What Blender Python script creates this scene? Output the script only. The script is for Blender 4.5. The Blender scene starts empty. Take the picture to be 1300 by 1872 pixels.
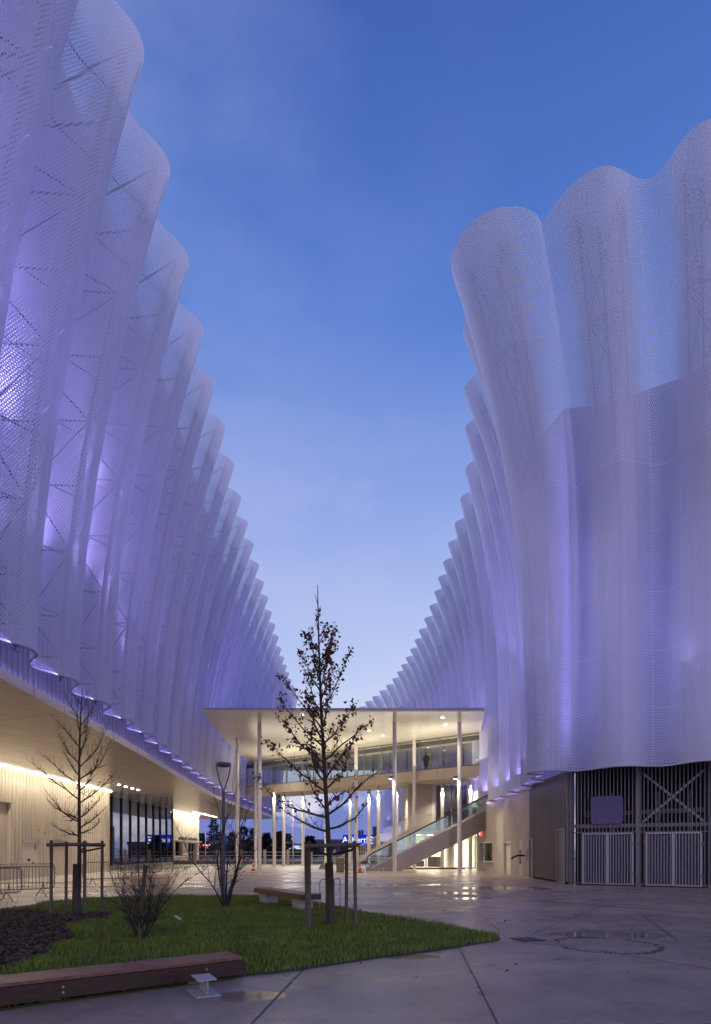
import bpy, bmesh, math, random
import numpy as np
from mathutils import Vector, Matrix
random.seed(7); np.random.seed(7)
R = math.radians
sc = bpy.context.scene
C = sc.collection
H = 1.64            # eye height
F = 1100.0          # focal length in photo pixels (photo 1300 wide)
def px(x, d): return (x - 650.0) / F * d
def pz(y, d): return H - (y - 1553.0) / F * d
def lin(r, g, b):
    def f(c):
        c /= 255.0
        return c / 12.92 if c <= 0.04045 else ((c + 0.055) / 1.055) ** 2.4
    return (f(r), f(g), f(b), 1.0)

# ------------------------------------------------------------------ objects
ORG = {}
def tag(o, label=None, cat=None, group=None, kind=None):
    if label: o['label'] = label
    if cat: o['category'] = cat
    if group: o['group'] = group
    if kind: o['kind'] = kind
    return o
def thing(name, loc, label, cat, group=None):
    o = bpy.data.objects.new(name, None); C.objects.link(o)
    o.location = loc; o.empty_display_size = 0.3
    ORG[o] = Vector(loc)
    return tag(o, label, cat, group)
class MB:
    def __init__(s): s.v = []; s.f = []; s.uv = None; s.uv2 = None
    def quad(s, a, b, c, d):
        n = len(s.v); s.v += [tuple(a), tuple(b), tuple(c), tuple(d)]; s.f.append((n, n+1, n+2, n+3))
    def box(s, lo, hi):
        x0, y0, z0 = lo; x1, y1, z1 = hi; n = len(s.v)
        s.v += [(x0,y0,z0),(x1,y0,z0),(x1,y1,z0),(x0,y1,z0),(x0,y0,z1),(x1,y0,z1),(x1,y1,z1),(x0,y1,z1)]
        s.f += [tuple(n+i for i in q) for q in ((3,2,1,0),(4,5,6,7),(0,1,5,4),(1,2,6,5),(2,3,7,6),(3,0,4,7))]
    def obox(s, c, ax, ay, az):
        # box from centre and three half-axis vectors
        c, ax, ay, az = Vector(c), Vector(ax), Vector(ay), Vector(az); n = len(s.v)
        for sx, sy, sz in ((-1,-1,-1),(1,-1,-1),(1,1,-1),(-1,1,-1),(-1,-1,1),(1,-1,1),(1,1,1),(-1,1,1)):
            s.v.append(tuple(c + ax*sx + ay*sy + az*sz))
        s.f += [tuple(n+i for i in q) for q in ((3,2,1,0),(4,5,6,7),(0,1,5,4),(1,2,6,5),(2,3,7,6),(3,0,4,7))]
    def bar(s, a, b, w, h=None, up=(0,0,1)):
        a, b = Vector(a), Vector(b); h = h or w; d = b - a; L = d.length
        if L < 1e-6: return
        d.normalize(); up = Vector(up)
        if abs(d.dot(up)) > .99: up = Vector((0,1,0)) if abs(d.y) < .9 else Vector((1,0,0))
        sx = d.cross(up).normalized(); sy = sx.cross(d).normalized()
        s.obox((a+b)/2, d*L/2, sx*w/2, sy*h/2)
    def tube(s, pts, rad, n=6, cap=True):
        pts = [Vector(p) for p in pts]
        if not hasattr(rad, '__len__'): rad = [rad]*len(pts)
        rings = []; ref = Vector((0.31,0.2,0.93)).normalized()
        for i, p in enumerate(pts):
            t = pts[min(i+1, len(pts)-1)] - pts[max(i-1, 0)]
            if t.length < 1e-9: t = Vector((0,0,1))
            t.normalize()
            if abs(t.dot(ref)) > .97: ref = Vector((1,0.1,0)).normalized()
            a = t.cross(ref).normalized(); b = t.cross(a).normalized()
            k = len(s.v)
            for j in range(n):
                th = 2*math.pi*j/n
                s.v.append(tuple(p + (a*math.cos(th) + b*math.sin(th))*rad[i]))
            rings.append(k)
        for r0, r1 in zip(rings, rings[1:]):
            for j in range(n):
                s.f.append((r0+j, r0+(j+1) % n, r1+(j+1) % n, r1+j))
        if cap:
            s.f.append(tuple(rings[0]+j for j in range(n))); s.f.append(tuple(rings[-1]+n-1-j for j in range(n)))
    def prism(s, poly, z0, z1):
        n = len(s.v); m = len(poly)
        s.v += [(p[0], p[1], z0) for p in poly] + [(p[0], p[1], z1) for p in poly]
        s.f.append(tuple(n+m-1-i for i in range(m))); s.f.append(tuple(n+m+i for i in range(m)))
        for i in range(m):
            j = (i+1) % m; s.f.append((n+i, n+j, n+m+j, n+m+i))
    def wallstrip(s, pts, z0, z1, t):
        # vertical wall slab following a plan polyline, thickness t to the left of the direction
        P = [Vector((p[0], p[1])) for p in pts]; off = []
        for i in range(len(P)):
            d = (P[min(i+1, len(P)-1)] - P[max(i-1, 0)]).normalized()
            off.append(P[i] + Vector((-d.y, d.x))*t)
        s.prism([tuple(p) for p in P] + [tuple(p) for p in reversed(off)], z0, z1)
    def lathe(s, c, prof, n=16):
        c = Vector(c); rings = []
        for r, z in prof:
            k = len(s.v); rings.append(k)
            for j in range(n):
                th = 2*math.pi*j/n; s.v.append((c.x + r*math.cos(th), c.y + r*math.sin(th), c.z + z))
        for a, b in zip(rings, rings[1:]):
            for j in range(n): s.f.append((a+j, a+(j+1) % n, b+(j+1) % n, b+j))
        s.f.append(tuple(rings[0]+n-1-j for j in range(n))); s.f.append(tuple(rings[-1]+j for j in range(n)))
    def build(s, name, mat, parent=None, smooth=False, label=None, bevel=0):
        me = bpy.data.meshes.new(name)
        org = ORG.get(parent, Vector((0,0,0)))
        V = [(a-org.x, b-org.y, c-org.z) for a, b, c in s.v]
        me.from_pydata(V, [], s.f); me.update()
        if smooth: me.polygons.foreach_set('use_smooth', [True]*len(me.polygons))
        me.materials.append(mat)
        if s.uv is not None:
            l = me.uv_layers.new(name='UVMap')
            vi = np.empty(len(me.loops), dtype=np.int32); me.loops.foreach_get('vertex_index', vi)
            l.data.foreach_set('uv', np.asarray(s.uv, dtype=np.float32)[vi].ravel())
            if s.uv2 is not None: me.uv_layers.new(name='Phase').data.foreach_set('uv', np.asarray(s.uv2, dtype=np.float32)[vi].ravel())
        o = bpy.data.objects.new(name, me); C.objects.link(o)
        if parent is not None: o.parent = parent; ORG[o] = org
        if label: o['label'] = label
        if bevel:
            b = o.modifiers.new('Bevel', 'BEVEL'); b.width = bevel; b.segments = 2; b.limit_method = 'ANGLE'
        return o
def solo(mb, name, mat, label, cat, group=None, **k):
    return tag(mb.build(name, mat, **k), label, cat, group)
def struct(mb, name, mat, **k):
    return tag(mb.build(name, mat, **k), kind='structure')
def copy_tree(o, parent=None):
    c = o.copy(); C.objects.link(c)
    if parent is not None: c.parent = parent
    for ch in list(o.children): copy_tree(ch, c)
    return c
def text_mesh(name, body, size, mat, M, parent, depth=.01):
    cu = bpy.data.curves.new(name, 'FONT'); cu.body = body; cu.size = size; cu.extrude = depth
    cu.align_x = 'CENTER'; cu.align_y = 'CENTER'; cu.resolution_u = 3
    t = bpy.data.objects.new('tmp', cu); C.objects.link(t)
    dg = bpy.context.evaluated_depsgraph_get()
    me = bpy.data.meshes.new_from_object(t.evaluated_get(dg)); me.name = name
    bpy.data.objects.remove(t); bpy.data.curves.remove(cu)
    org = ORG.get(parent, Vector((0,0,0)))
    me.transform(Matrix.Translation(-org) @ M); me.materials.clear(); me.materials.append(mat)
    o = bpy.data.objects.new(name, me); C.objects.link(o)
    if parent is not None: o.parent = parent; ORG[o] = org
    return o

# ------------------------------------------------------------------ materials
def nd(nt, t, ins=None, **props):
    n = nt.nodes.new(t)
    for k, v in props.items(): setattr(n, k, v)
    for k, v in (ins or {}).items():
        s = n.inputs[k]
        if hasattr(v, 'is_output'): nt.links.new(v, s)
        else: s.default_value = v
    return n
def mth(nt, op, a, b=0.0, c=None, clamp=False):
    n = nt.nodes.new('ShaderNodeMath'); n.operation = op; n.use_clamp = clamp
    for i, v in enumerate((a, b) if c is None else (a, b, c)):
        if hasattr(v, 'is_output'): nt.links.new(v, n.inputs[i])
        else: n.inputs[i].default_value = v
    return n.outputs[0]
def vmth(nt, op, a, b=None):
    n = nt.nodes.new('ShaderNodeVectorMath'); n.operation = op
    for i, v in enumerate((a, b)):
        if v is None: continue
        if hasattr(v, 'is_output'): nt.links.new(v, n.inputs[i])
        else: n.inputs[i].default_value = v
    return n.outputs['Value'] if op in ('LENGTH', 'DOT_PRODUCT') else n.outputs[0]
def mixc(nt, f, a, b):
    n = nt.nodes.new('ShaderNodeMix'); n.data_type = 'RGBA'
    for s, v in ((n.inputs[0], f), (n.inputs[6], a), (n.inputs[7], b)):
        if hasattr(v, 'is_output'): nt.links.new(v, s)
        else: s.default_value = v
    return n.outputs[2]
def ramp(nt, f, stops, interp='LINEAR'):
    n = nt.nodes.new('ShaderNodeValToRGB'); nt.links.new(f, n.inputs[0]); cr = n.color_ramp; cr.interpolation = interp
    while len(cr.elements) < len(stops): cr.elements.new(.5)
    for e, (p, c) in zip(cr.elements, stops):
        e.position = p; e.color = c if len(c) == 4 else (*c, 1)
    return n.outputs[0]
def newmat(name):
    m = bpy.data.materials.new(name); m.use_nodes = True; nt = m.node_tree; nt.nodes.clear()
    out = nt.nodes.new('ShaderNodeOutputMaterial')
    return m, nt, out
def noise(nt, scale, detail=4, vec=None, rough=.55):
    n = nd(nt, 'ShaderNodeTexNoise', {'Scale': scale, 'Detail': detail, 'Roughness': rough})
    if vec is not None: nt.links.new(vec, n.inputs['Vector'])
    return n.outputs[0]
def pos(nt, scale=(1,1,1)):
    g = nt.nodes.new('ShaderNodeNewGeometry')
    return vmth(nt, 'MULTIPLY', g.outputs['Position'], scale)
def basic(name, c0, c1=None, scale=6, rough=.6, metal=0.0, bump=0.0, bscale=None, stretch=(1,1,1), spec=.5, rvar=0.0, coords='obj'):
    m, nt, out = newmat(name)
    if coords == 'obj':
        tc = nt.nodes.new('ShaderNodeTexCoord'); vec = vmth(nt, 'MULTIPLY', tc.outputs['Object'], stretch)
    else: vec = pos(nt, stretch)
    b = nd(nt, 'ShaderNodeBsdfPrincipled', {'Roughness': rough, 'Metallic': metal, 'Specular IOR Level': spec})
    n = noise(nt, scale, 5, vec)
    if c1 is None: c1 = tuple(x*.75 for x in c0[:3])
    nt.links.new(ramp(nt, n, [(.3, c1), (.7, c0)]), b.inputs['Base Color'])
    if rvar:
        nt.links.new(mth(nt, 'MULTIPLY_ADD', n, rvar, rough - rvar/2), b.inputs['Roughness'])
    if bump:
        bn = nd(nt, 'ShaderNodeBump', {'Strength': bump, 'Distance': .02, 'Height': noise(nt, bscale or scale*4, 4, vec)})
        nt.links.new(bn.outputs[0], b.inputs['Normal'])
    nt.links.new(b.outputs[0], out.inputs[0])
    return m
def emit(name, col, s):
    m, nt, out = newmat(name)
    e = nd(nt, 'ShaderNodeEmission', {'Color': col, 'Strength': s}); nt.links.new(e.outputs[0], out.inputs[0]); return m
def glassy(name, tint, refl=.25, blend=.35):
    # flat architectural pane: mostly lets light through, mirrors at grazing angles
    m, nt, out = newmat(name)
    t = nd(nt, 'ShaderNodeBsdfTransparent', {'Color': tint})
    g = nd(nt, 'ShaderNodeBsdfGlossy', {'Color': (.9,.92,.95,1), 'Roughness': .015})
    fr = nd(nt, 'ShaderNodeLayerWeight', {'Blend': blend})
    f = mth(nt, 'MULTIPLY_ADD', fr.outputs['Fresnel'], 1-refl, refl, True)
    mx = nd(nt, 'ShaderNodeMixShader', {0: f, 1: t.outputs[0], 2: g.outputs[0]})
    nt.links.new(mx.outputs[0], out.inputs[0]); return m

def skin_material(name, base, R_SHUT=.17, R_OPEN=.36):
    m, nt, out = newmat(name)
    uv = nd(nt, 'ShaderNodeUVMap', uv_map='UVMap'); p = .078
    s = vmth(nt, 'MULTIPLY', uv.outputs[0], (1/p, 1/(p*1.7320508), 0))
    def lat(off):
        a = vmth(nt, 'FRACTION', vmth(nt, 'ADD', s, off))
        a = vmth(nt, 'MULTIPLY', vmth(nt, 'SUBTRACT', a, (.5,.5,0)), (1, 1.7320508, 0))
        return vmth(nt, 'LENGTH', a)
    dmin = mth(nt, 'MINIMUM', lat((0,0,0)), lat((.5,.5,0)))
    # deep-drawn holes: a thick pressed sheet closes up when looked at aslant
    g = nt.nodes.new('ShaderNodeNewGeometry'); cs = mth(nt, 'ABSOLUTE', vmth(nt, 'DOT_PRODUCT', g.outputs['Incoming'], g.outputs['Normal']))
    # graded perforation: nearly closed on the crests, open in the valleys
    ph = nd(nt, 'ShaderNodeUVMap', uv_map='Phase'); pw = nd(nt, 'ShaderNodeSeparateXYZ', {0: ph.outputs[0]}).outputs[0]
    rr = mth(nt, 'MULTIPLY_ADD', ramp(nt, pw, [(.22, (0,0,0)), (.85, (1,1,1))], 'EASE'), R_OPEN-R_SHUT, R_SHUT)
    rad = mth(nt, 'MULTIPLY', mth(nt, 'POWER', cs, .5), rr)
    hole = mth(nt, 'LESS_THAN', dmin, rad)
    sep = nd(nt, 'ShaderNodeSeparateXYZ', {0: uv.outputs[0]})
    # solid seam where two sheets meet
    fr = mth(nt, 'FRACT', mth(nt, 'DIVIDE', sep.outputs[1], 2.4))
    seam = mth(nt, 'GREATER_THAN', fr, .022/2.4)
    vs_ = mth(nt, 'GREATER_THAN', mth(nt, 'FRACT', mth(nt, 'DIVIDE', sep.outputs[0], 1.25)), .025/1.25)
    hole = mth(nt, 'MULTIPLY', mth(nt, 'MULTIPLY', hole, seam), vs_)
    b = nd(nt, 'ShaderNodeBsdfPrincipled', {'Roughness': .42, 'Metallic': 0.0})
    n = noise(nt, .5, 3, vmth(nt, 'MULTIPLY', uv.outputs[0], (1,.25,1)))
    pc = nt.nodes.new('ShaderNodeTexWhiteNoise'); pc.noise_dimensions = '2D'
    nt.links.new(vmth(nt, 'FLOOR', vmth(nt, 'MULTIPLY', uv.outputs[0], (1/1.25, 1/2.4, 0))), pc.inputs['Vector'])
    tone = mth(nt, 'MULTIPLY_ADD', pc.outputs['Value'], .10, .90)
    nt.links.new(vmth(nt, 'MULTIPLY', ramp(nt, n, [(.3, tuple(x*.9 for x in base[:3])), (.7, base)]), tone), b.inputs['Base Color'])
    nt.links.new(mth(nt, 'MULTIPLY_ADD', pc.outputs['Value'], .14, .34), b.inputs['Roughness'])
    tr = nd(nt, 'ShaderNodeBsdfTranslucent', {'Color': base})
    mx = nd(nt, 'ShaderNodeMixShader', {0: .36, 1: b.outputs[0], 2: tr.outputs[0]})
    tp = nd(nt, 'ShaderNodeBsdfTransparent', {})
    mx2 = nd(nt, 'ShaderNodeMixShader', {0: hole, 1: mx.outputs[0], 2: tp.outputs[0]})
    nt.links.new(mx2.outputs[0], out.inputs[0]); return m

PUDDLES = [(-1.2,6.75,.42,.26),(6.2,25.5,2.2,1.2),(2.9,22.5,2.4,.7),(3.6,20.2,1.2,.35),(.9,9.2,.5,.25),(5.0,11.5,1.4,.5),(1.5,28,3,1)]
def paving_material():
    m, nt, out = newmat('wet_paving')
    P = pos(nt)
    b = nd(nt, 'ShaderNodeBsdfPrincipled', {'Specular IOR Level': .48})
    big = noise(nt, .22, 4, vmth(nt, 'MULTIPLY', P, (.55,1.5,1)))
    mid = noise(nt, 1.1, 6, P, .62); fine = noise(nt, 42, 4, P, .7); spk = noise(nt, 160, 2, P)
    base = ramp(nt, mid, [(.3, (.33,.225,.155)), (.52, (.49,.345,.25)), (.75, (.64,.46,.34))])
    base = mixc(nt, ramp(nt, big, [(.42, (0,0,0)), (.62, (1,1,1))]), mixc(nt, .30, base, (.09,.07,.07,1)), base)
    base = mixc(nt, ramp(nt, spk, [(.62, (0,0,0)), (.72, (.55,.55,.55))]), base, (.42,.36,.34,1))
    base = mixc(nt, ramp(nt, fine, [(.3, (.6,.6,.6)), (.5, (0,0,0))]), base, (.08,.065,.06,1))
    nt.links.new(base, b.inputs['Base Color'])
    wet = noise(nt, .42, 3, vmth(nt, 'MULTIPLY', P, (.6,1.3,1)))
    nt.links.new(ramp(nt, wet, [(.36, (.16,.16,.16)), (.5, (.33,.33,.33)), (.64, (.52,.52,.52))]), b.inputs['Roughness'])
    # shallow puddles with soft damp margins
    pm = None
    for (cx, cy, rx, ry) in PUDDLES:
        dd = vmth(nt, 'LENGTH', vmth(nt, 'MULTIPLY', vmth(nt, 'SUBTRACT', P, (cx, cy, 0)), (1/rx, 1/ry, 0)))
        q = mth(nt, 'SUBTRACT', 1.0, mth(nt, 'ADD', dd, mth(nt, 'MULTIPLY_ADD', mid, 1.5, -.75)))
        pm = q if pm is None else mth(nt, 'MAXIMUM', pm, q)
    pud = ramp(nt, pm, [(.02, (0,0,0)), (.16, (1,1,1))]); damp = ramp(nt, pm, [(-.0, (0,0,0)), (.05, (.5,.5,.5))])
    nt.links.new(mixc(nt, pud, ramp(nt, wet, [(.36, (.22,.22,.22)), (.5, (.32,.32,.32)), (.64, (.46,.46,.46))]), (.07,.07,.07,1)), b.inputs['Roughness'])
    nt.links.new(mixc(nt, mth(nt, 'MULTIPLY', pud, .25), base, (.07,.06,.055,1)), b.inputs['Base Color'])
    bn = nd(nt, 'ShaderNodeBump', {'Strength': mth(nt, 'MULTIPLY_ADD', pud, -.44, .45), 'Distance': .008, 'Height': mth(nt, 'ADD', fine, mth(nt, 'MULTIPLY', mid, 2.0))})
    nt.links.new(bn.outputs[0], b.inputs['Normal'])
    nt.links.new(b.outputs[0], out.inputs[0]); return m

def panel_material(name, c0, c1, rough, pitch, rot, line=.03, dark=.6, spec=.5):
    # big ceiling panels with thin open joints
    m, nt, out = newmat(name)
    P = pos(nt)
    mp = nd(nt, 'ShaderNodeMapping', {'Vector': P, 'Rotation': (0,0,rot)})
    sep = nd(nt, 'ShaderNodeSeparateXYZ', {0: mp.outputs[0]})
    ms = []
    for i, pt in enumerate(pitch):
        fr = mth(nt, 'FRACT', mth(nt, 'DIVIDE', sep.outputs[i], pt)); ms.append(mth(nt, 'LESS_THAN', fr, line/pt))
    ln = mth(nt, 'MAXIMUM', ms[0], ms[1])
    n = noise(nt, .35, 4, P)
    col = ramp(nt, n, [(.3, c1), (.7, c0)])
    col = mixc(nt, mth(nt, 'MULTIPLY', ln, dark), col, (.03,.025,.02,1))
    b = nd(nt, 'ShaderNodeBsdfPrincipled', {'Roughness': rough, 'Base Color': col, 'Specular IOR Level': spec})
    nt.links.new(b.outputs[0], out.inputs[0]); return m

M = {}
M['skin_left'] = skin_material('perforated_violet_lit_metal', (.74,.75,.93,1), .20, .36)  # both screens: white metal, violet lamp light put into the base colour
M['skin_right'] = skin_material('perforated_pale_violet_lit_metal', (.82,.83,.97,1))
M['paving'] = paving_material()
M['joint'] = basic('joint_filler', (.035,.03,.032,1), rough=.5)
M['faint'] = basic('worn_paving_mark', (.13,.105,.10,1), rough=.6)
M['grate'] = basic('dark_grate', (.03,.03,.035,1), rough=.4, metal=.6)
M['pavement'] = basic('pale_pavement', (.50,.45,.38,1), (.40,.36,.30,1), 1.2, .38, bump=.15, bscale=60, coords='w', rvar=.15)
M['puddle'] = basic('puddle_water', (.06,.05,.05,1), rough=.03, spec=.8)
M['soil'] = basic('dark_soil', (.05,.035,.025,1), (.02,.014,.01,1), 8, .9, bump=.8, bscale=40)
M['lawn'] = basic('lawn_soil', (.055,.07,.02,1), (.035,.04,.015,1), 6, .9, bump=.6, bscale=50)
M['soffit'] = panel_material('beige_soffit_panels', (.62,.53,.42), (.56,.48,.38), .22, (1.5, 4.8), R(22))
M['canopy'] = panel_material('glossy_canopy_panels', (.70,.64,.53), (.64,.585,.485), .2, (3.2, 6.4), R(-38))
M['edge'] = basic('canopy_edge_metal', (.42,.38,.40,1), rough=.4, metal=.3)
M['concrete'] = basic('ribbed_concrete', (.60,.52,.42,1), (.50,.43,.35,1), 1.1, .75, bump=.2, bscale=14, stretch=(1,1,.35), coords='w')
M['plain_concrete'] = basic('smooth_concrete', (.64,.56,.45,1), (.55,.48,.39,1), .8, .65, coords='w')
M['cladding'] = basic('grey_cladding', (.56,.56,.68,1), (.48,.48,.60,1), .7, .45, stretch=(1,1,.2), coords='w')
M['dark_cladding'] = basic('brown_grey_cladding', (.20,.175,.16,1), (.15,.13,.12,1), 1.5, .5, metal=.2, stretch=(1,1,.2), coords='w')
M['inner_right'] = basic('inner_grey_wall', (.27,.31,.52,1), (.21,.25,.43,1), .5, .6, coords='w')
M['truss'] = basic('painted_steel', (.12,.12,.20,1), rough=.4)
M['truss_r'] = basic('painted_steel_dark', (.07,.07,.13,1), rough=.35)
M['column'] = basic('white_column_paint', (.74,.70,.64,1), (.70,.66,.60,1), 2, .25)
M['galv'] = basic('galvanised_steel', (.36,.345,.345,1), (.27,.26,.26,1), 18, .42, metal=.5, rvar=.15)
M['galv_dark'] = basic('weathered_galvanised_steel', (.22,.205,.21,1), (.15,.14,.15,1), 9, .45, metal=.5)
M['stake'] = basic('weathered_wood', (.17,.125,.09,1), (.09,.065,.05,1), 9, .8, bump=.5, bscale=30, stretch=(1,1,.12))
M['bark'] = basic('dark_bark', (.075,.052,.038,1), (.032,.023,.017,1), 20, .85, bump=.6, stretch=(1,1,.3))
M['wrap'] = basic('split_bamboo_wrap', (.12,.085,.06,1), (.035,.025,.018,1), 26, .9, bump=.6, stretch=(1,1,.06))
M['rubber'] = basic('black_strap', (.018,.016,.018,1), rough=.55)
M['leaf'] = basic('withered_leaf', (.19,.085,.045,1), (.06,.028,.018,1), 9, .7)
M['tan'] = basic('dry_grass', (.19,.14,.075,1), (.10,.07,.04,1), 8, .9)
M['chip'] = basic('bark_chip', (.17,.092,.055,1), (.06,.034,.022,1), 12, .85)
M['wood_red'] = basic('stained_hardwood', (.30,.13,.075,1), (.13,.055,.034,1), 3.2, .42, bump=.25, bscale=14, stretch=(.5,7,7), rvar=.2)
M['wood_dark'] = basic('dark_hardwood_face', (.060,.024,.012,1), (.022,.010,.006,1), 3, .4, bump=.25, bscale=12, stretch=(.5,7,7))
M['wood_orange'] = basic('oiled_hardwood', (.24,.09,.045,1), (.13,.05,.028,1), 3, .45, bump=.2, bscale=12, stretch=(.6,6,6))
M['white_steel'] = basic('white_painted_steel', (.50,.48,.46,1), (.40,.38,.37,1), 14, .4, rvar=.15)
M['bolt'] = basic('steel_bolt', (.5,.45,.4,1), rough=.35, metal=.9)
M['lamp'] = basic('lamp_post_paint', (.10,.10,.16,1), (.075,.075,.12,1), 4, .4)
M['glass'] = glassy('clear_glass', (.90,.92,.89,1), .03, .14)
M['glass_balu'] = glassy('green_tinted_glass', (.84,.92,.87,1), .10, .2)
M['glass_mirror'] = glassy('reflective_glazing', (.24,.25,.26,1), .42)
M['glass_dark'] = glassy('grey_glazing', (.42,.44,.42,1), .2)
M['frame'] = basic('dark_window_frame', (.05,.048,.045,1), rough=.4, metal=.4)
M['frame_pale'] = basic('grey_window_frame', (.20,.19,.165,1), rough=.4)
M['stainless'] = basic('brushed_stainless', (.30,.26,.215,1), (.24,.205,.17,1), 1.2, .3, metal=.75, stretch=(1,1,.3), rvar=.1)
M['door'] = basic('pale_door_paint', (.70,.62,.52,1), (.66,.58,.49,1), 2, .5)
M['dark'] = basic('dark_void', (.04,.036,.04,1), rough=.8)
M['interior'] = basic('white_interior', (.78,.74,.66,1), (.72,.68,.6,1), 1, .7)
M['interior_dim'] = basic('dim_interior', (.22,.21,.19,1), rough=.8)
M['black'] = basic('black_cloth', (.012,.011,.012,1), rough=.85)
M['skin'] = basic('skin', (.42,.25,.18,1), rough=.6)
M['hair'] = basic('dark_hair', (.012,.009,.007,1), rough=.6)
M['blanket'] = basic('violet_grey_sheet', (.15,.125,.23,1), (.13,.105,.20,1), 3, .75, bump=.4, bscale=5)
M['mesh_panel'] = basic('blue_grey_panel', (.075,.075,.13,1), (.055,.055,.10,1), 3, .6)
M['orange'] = basic('orange_plastic', (.75,.12,.03,1), rough=.45)
M['white'] = basic('white_reflective', (.75,.74,.72,1), rough=.4)
M['red_white'] = basic('red_plastic', (.6,.04,.03,1), rough=.45)
M['ink'] = basic('grey_lettering', (.16,.14,.12,1), rough=.6)
M['ink_violet'] = basic('violet_lettering', (.06,.05,.10,1), rough=.5)
M['needle'] = basic('dark_needles', (.022,.028,.022,1), (.008,.011,.010,1), 3, .9)
M['shop_wall'] = basic('blue_grey_shop_wall', (.11,.12,.20,1), (.08,.09,.16,1), .4, .7)
M['shop_roof'] = basic('blue_shop_roof', (.08,.10,.24,1), (.06,.08,.18,1), .4, .6)
M['red_sign'] = emit('lit_red_sign', lin(225,25,35), 1.5)
M['white_sign'] = emit('lit_white_letters', (1,.93,.9,1), 2.2)
M['blue_sign'] = emit('lit_blue_sign', lin(28,48,205), .9)
M['blue_white'] = emit('lit_bluish_letters', (.8,.88,1,1), 1.5)
M['shop_window'] = emit('lit_shop_strip', (.72,.80,1,1), .85)
M['strip'] = emit('led_strip_white', (1,.90,.70,1), 14.0)
M['spot'] = emit('spot_lens', (1,.92,.78,1), 22.0)
M['star'] = emit('street_lamp_lens', (1,.92,.75,1), 60.0)
M['exit_box'] = emit('lit_red_box', (1,.10,.08,1), 1.2)
M['exit_white'] = emit('lit_white_mark', (1,.75,.7,1), 1.5)
# ------------------------------------------------------------------ the two wavy screens
L_edge = [(-8.0,1.0),(-8.55,8.0),(-9.1,15.4),(-9.6,22.9),(-10.1,29.3),(-10.8,36.9),(-11.5,44),(-11.95,52),(-12.0,60),(-11.85,70),(-11.5,80),(-11.2,87)]
def interp(tab, d): return float(np.interp(d, [t[1] for t in tab], [t[0] for t in tab]))
LT = [(-5.5,1.9),(-5.5,4.8),(-5.5,7.7),(-5.5,10.6),(-5.58,13.45),(-5.75,16.3),(-5.92,19.15),(-6.15,22.2),(-6.37,25.2),(-6.57,28.1),(-6.72,31.05),(-6.88,34.1),(-7.09,37.3),(-7.2,40.2),
      (-7.27,43),(-7.4,46.2),(-7.48,49.2),(-7.57,52.2),(-7.72,55.5),(-7.8,58.5),(-7.9,61.8),(-8.05,65.3),(-8.1,68.4),(-8.15,71.4),(-8.2,74.4),(-8.2,77.4),(-8.2,80.4),(-8.2,83.4),(-8.2,86.2)]
LB = [(interp(L_edge, d) + .6, d - .25) for x, d in LT]
RT = [(21.3,13.2),(18.7,14.4),(16.0,15.6),(13.3,16.8),(10.45,18.0),(7.7,19.25),(4.05,20.9),(4.5,25.3),(5.15,28.6),(5.68,31.25),(6.3,34.6),(6.5,37.4),(6.63,40.3),(6.6,42.9),(6.65,45.7),(6.63,48.3),
      (6.68,51),(6.63,54),(6.5,56.9),(6.3,59.9),(6.16,62.7),(5.96,65.6),(5.72,68.4),(5.4,71.2),(5.1,74),(4.7,77),(4.07,80),(3.3,82.8),(2.4,86),(1.45,88.9),(.5,92.3)]
RB = [(24.4,17.7),(21.7,19.1),(19.0,20.5),(16.3,21.9),(13.6,23.3),(10.9,24.9),(8.05,26.5),(8.45,29.05),(8.8,32.0),(9.15,35.6),(9.3,38.8),(9.3,42.2),(9.35,45.4)]
for i in range(13, len(RT)):
    k = max(0., 1-(i-13)/8.); RB.append((RT[i][0] + 2.85, RT[i][1] + 1.0 + 2.6*k))
def cr(P, u):
    n = len(P); i = int(math.floor(u)); i = max(0, min(n-2, i)); t = u - i
    g = lambda k: np.array(P[max(0, min(n-1, k))], float)
    p0, p1, p2, p3 = g(i-1), g(i), g(i+1), g(i+2)
    if i == 0: p0 = 2*p1 - p2
    if i == n-2: p3 = 2*p2 - p1
    return .5*((2*p1) + (-p0+p2)*t + (2*p0-5*p1+4*p2-p3)*t*t + (-p0+3*p1-3*p2+p3)*t**3)
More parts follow.
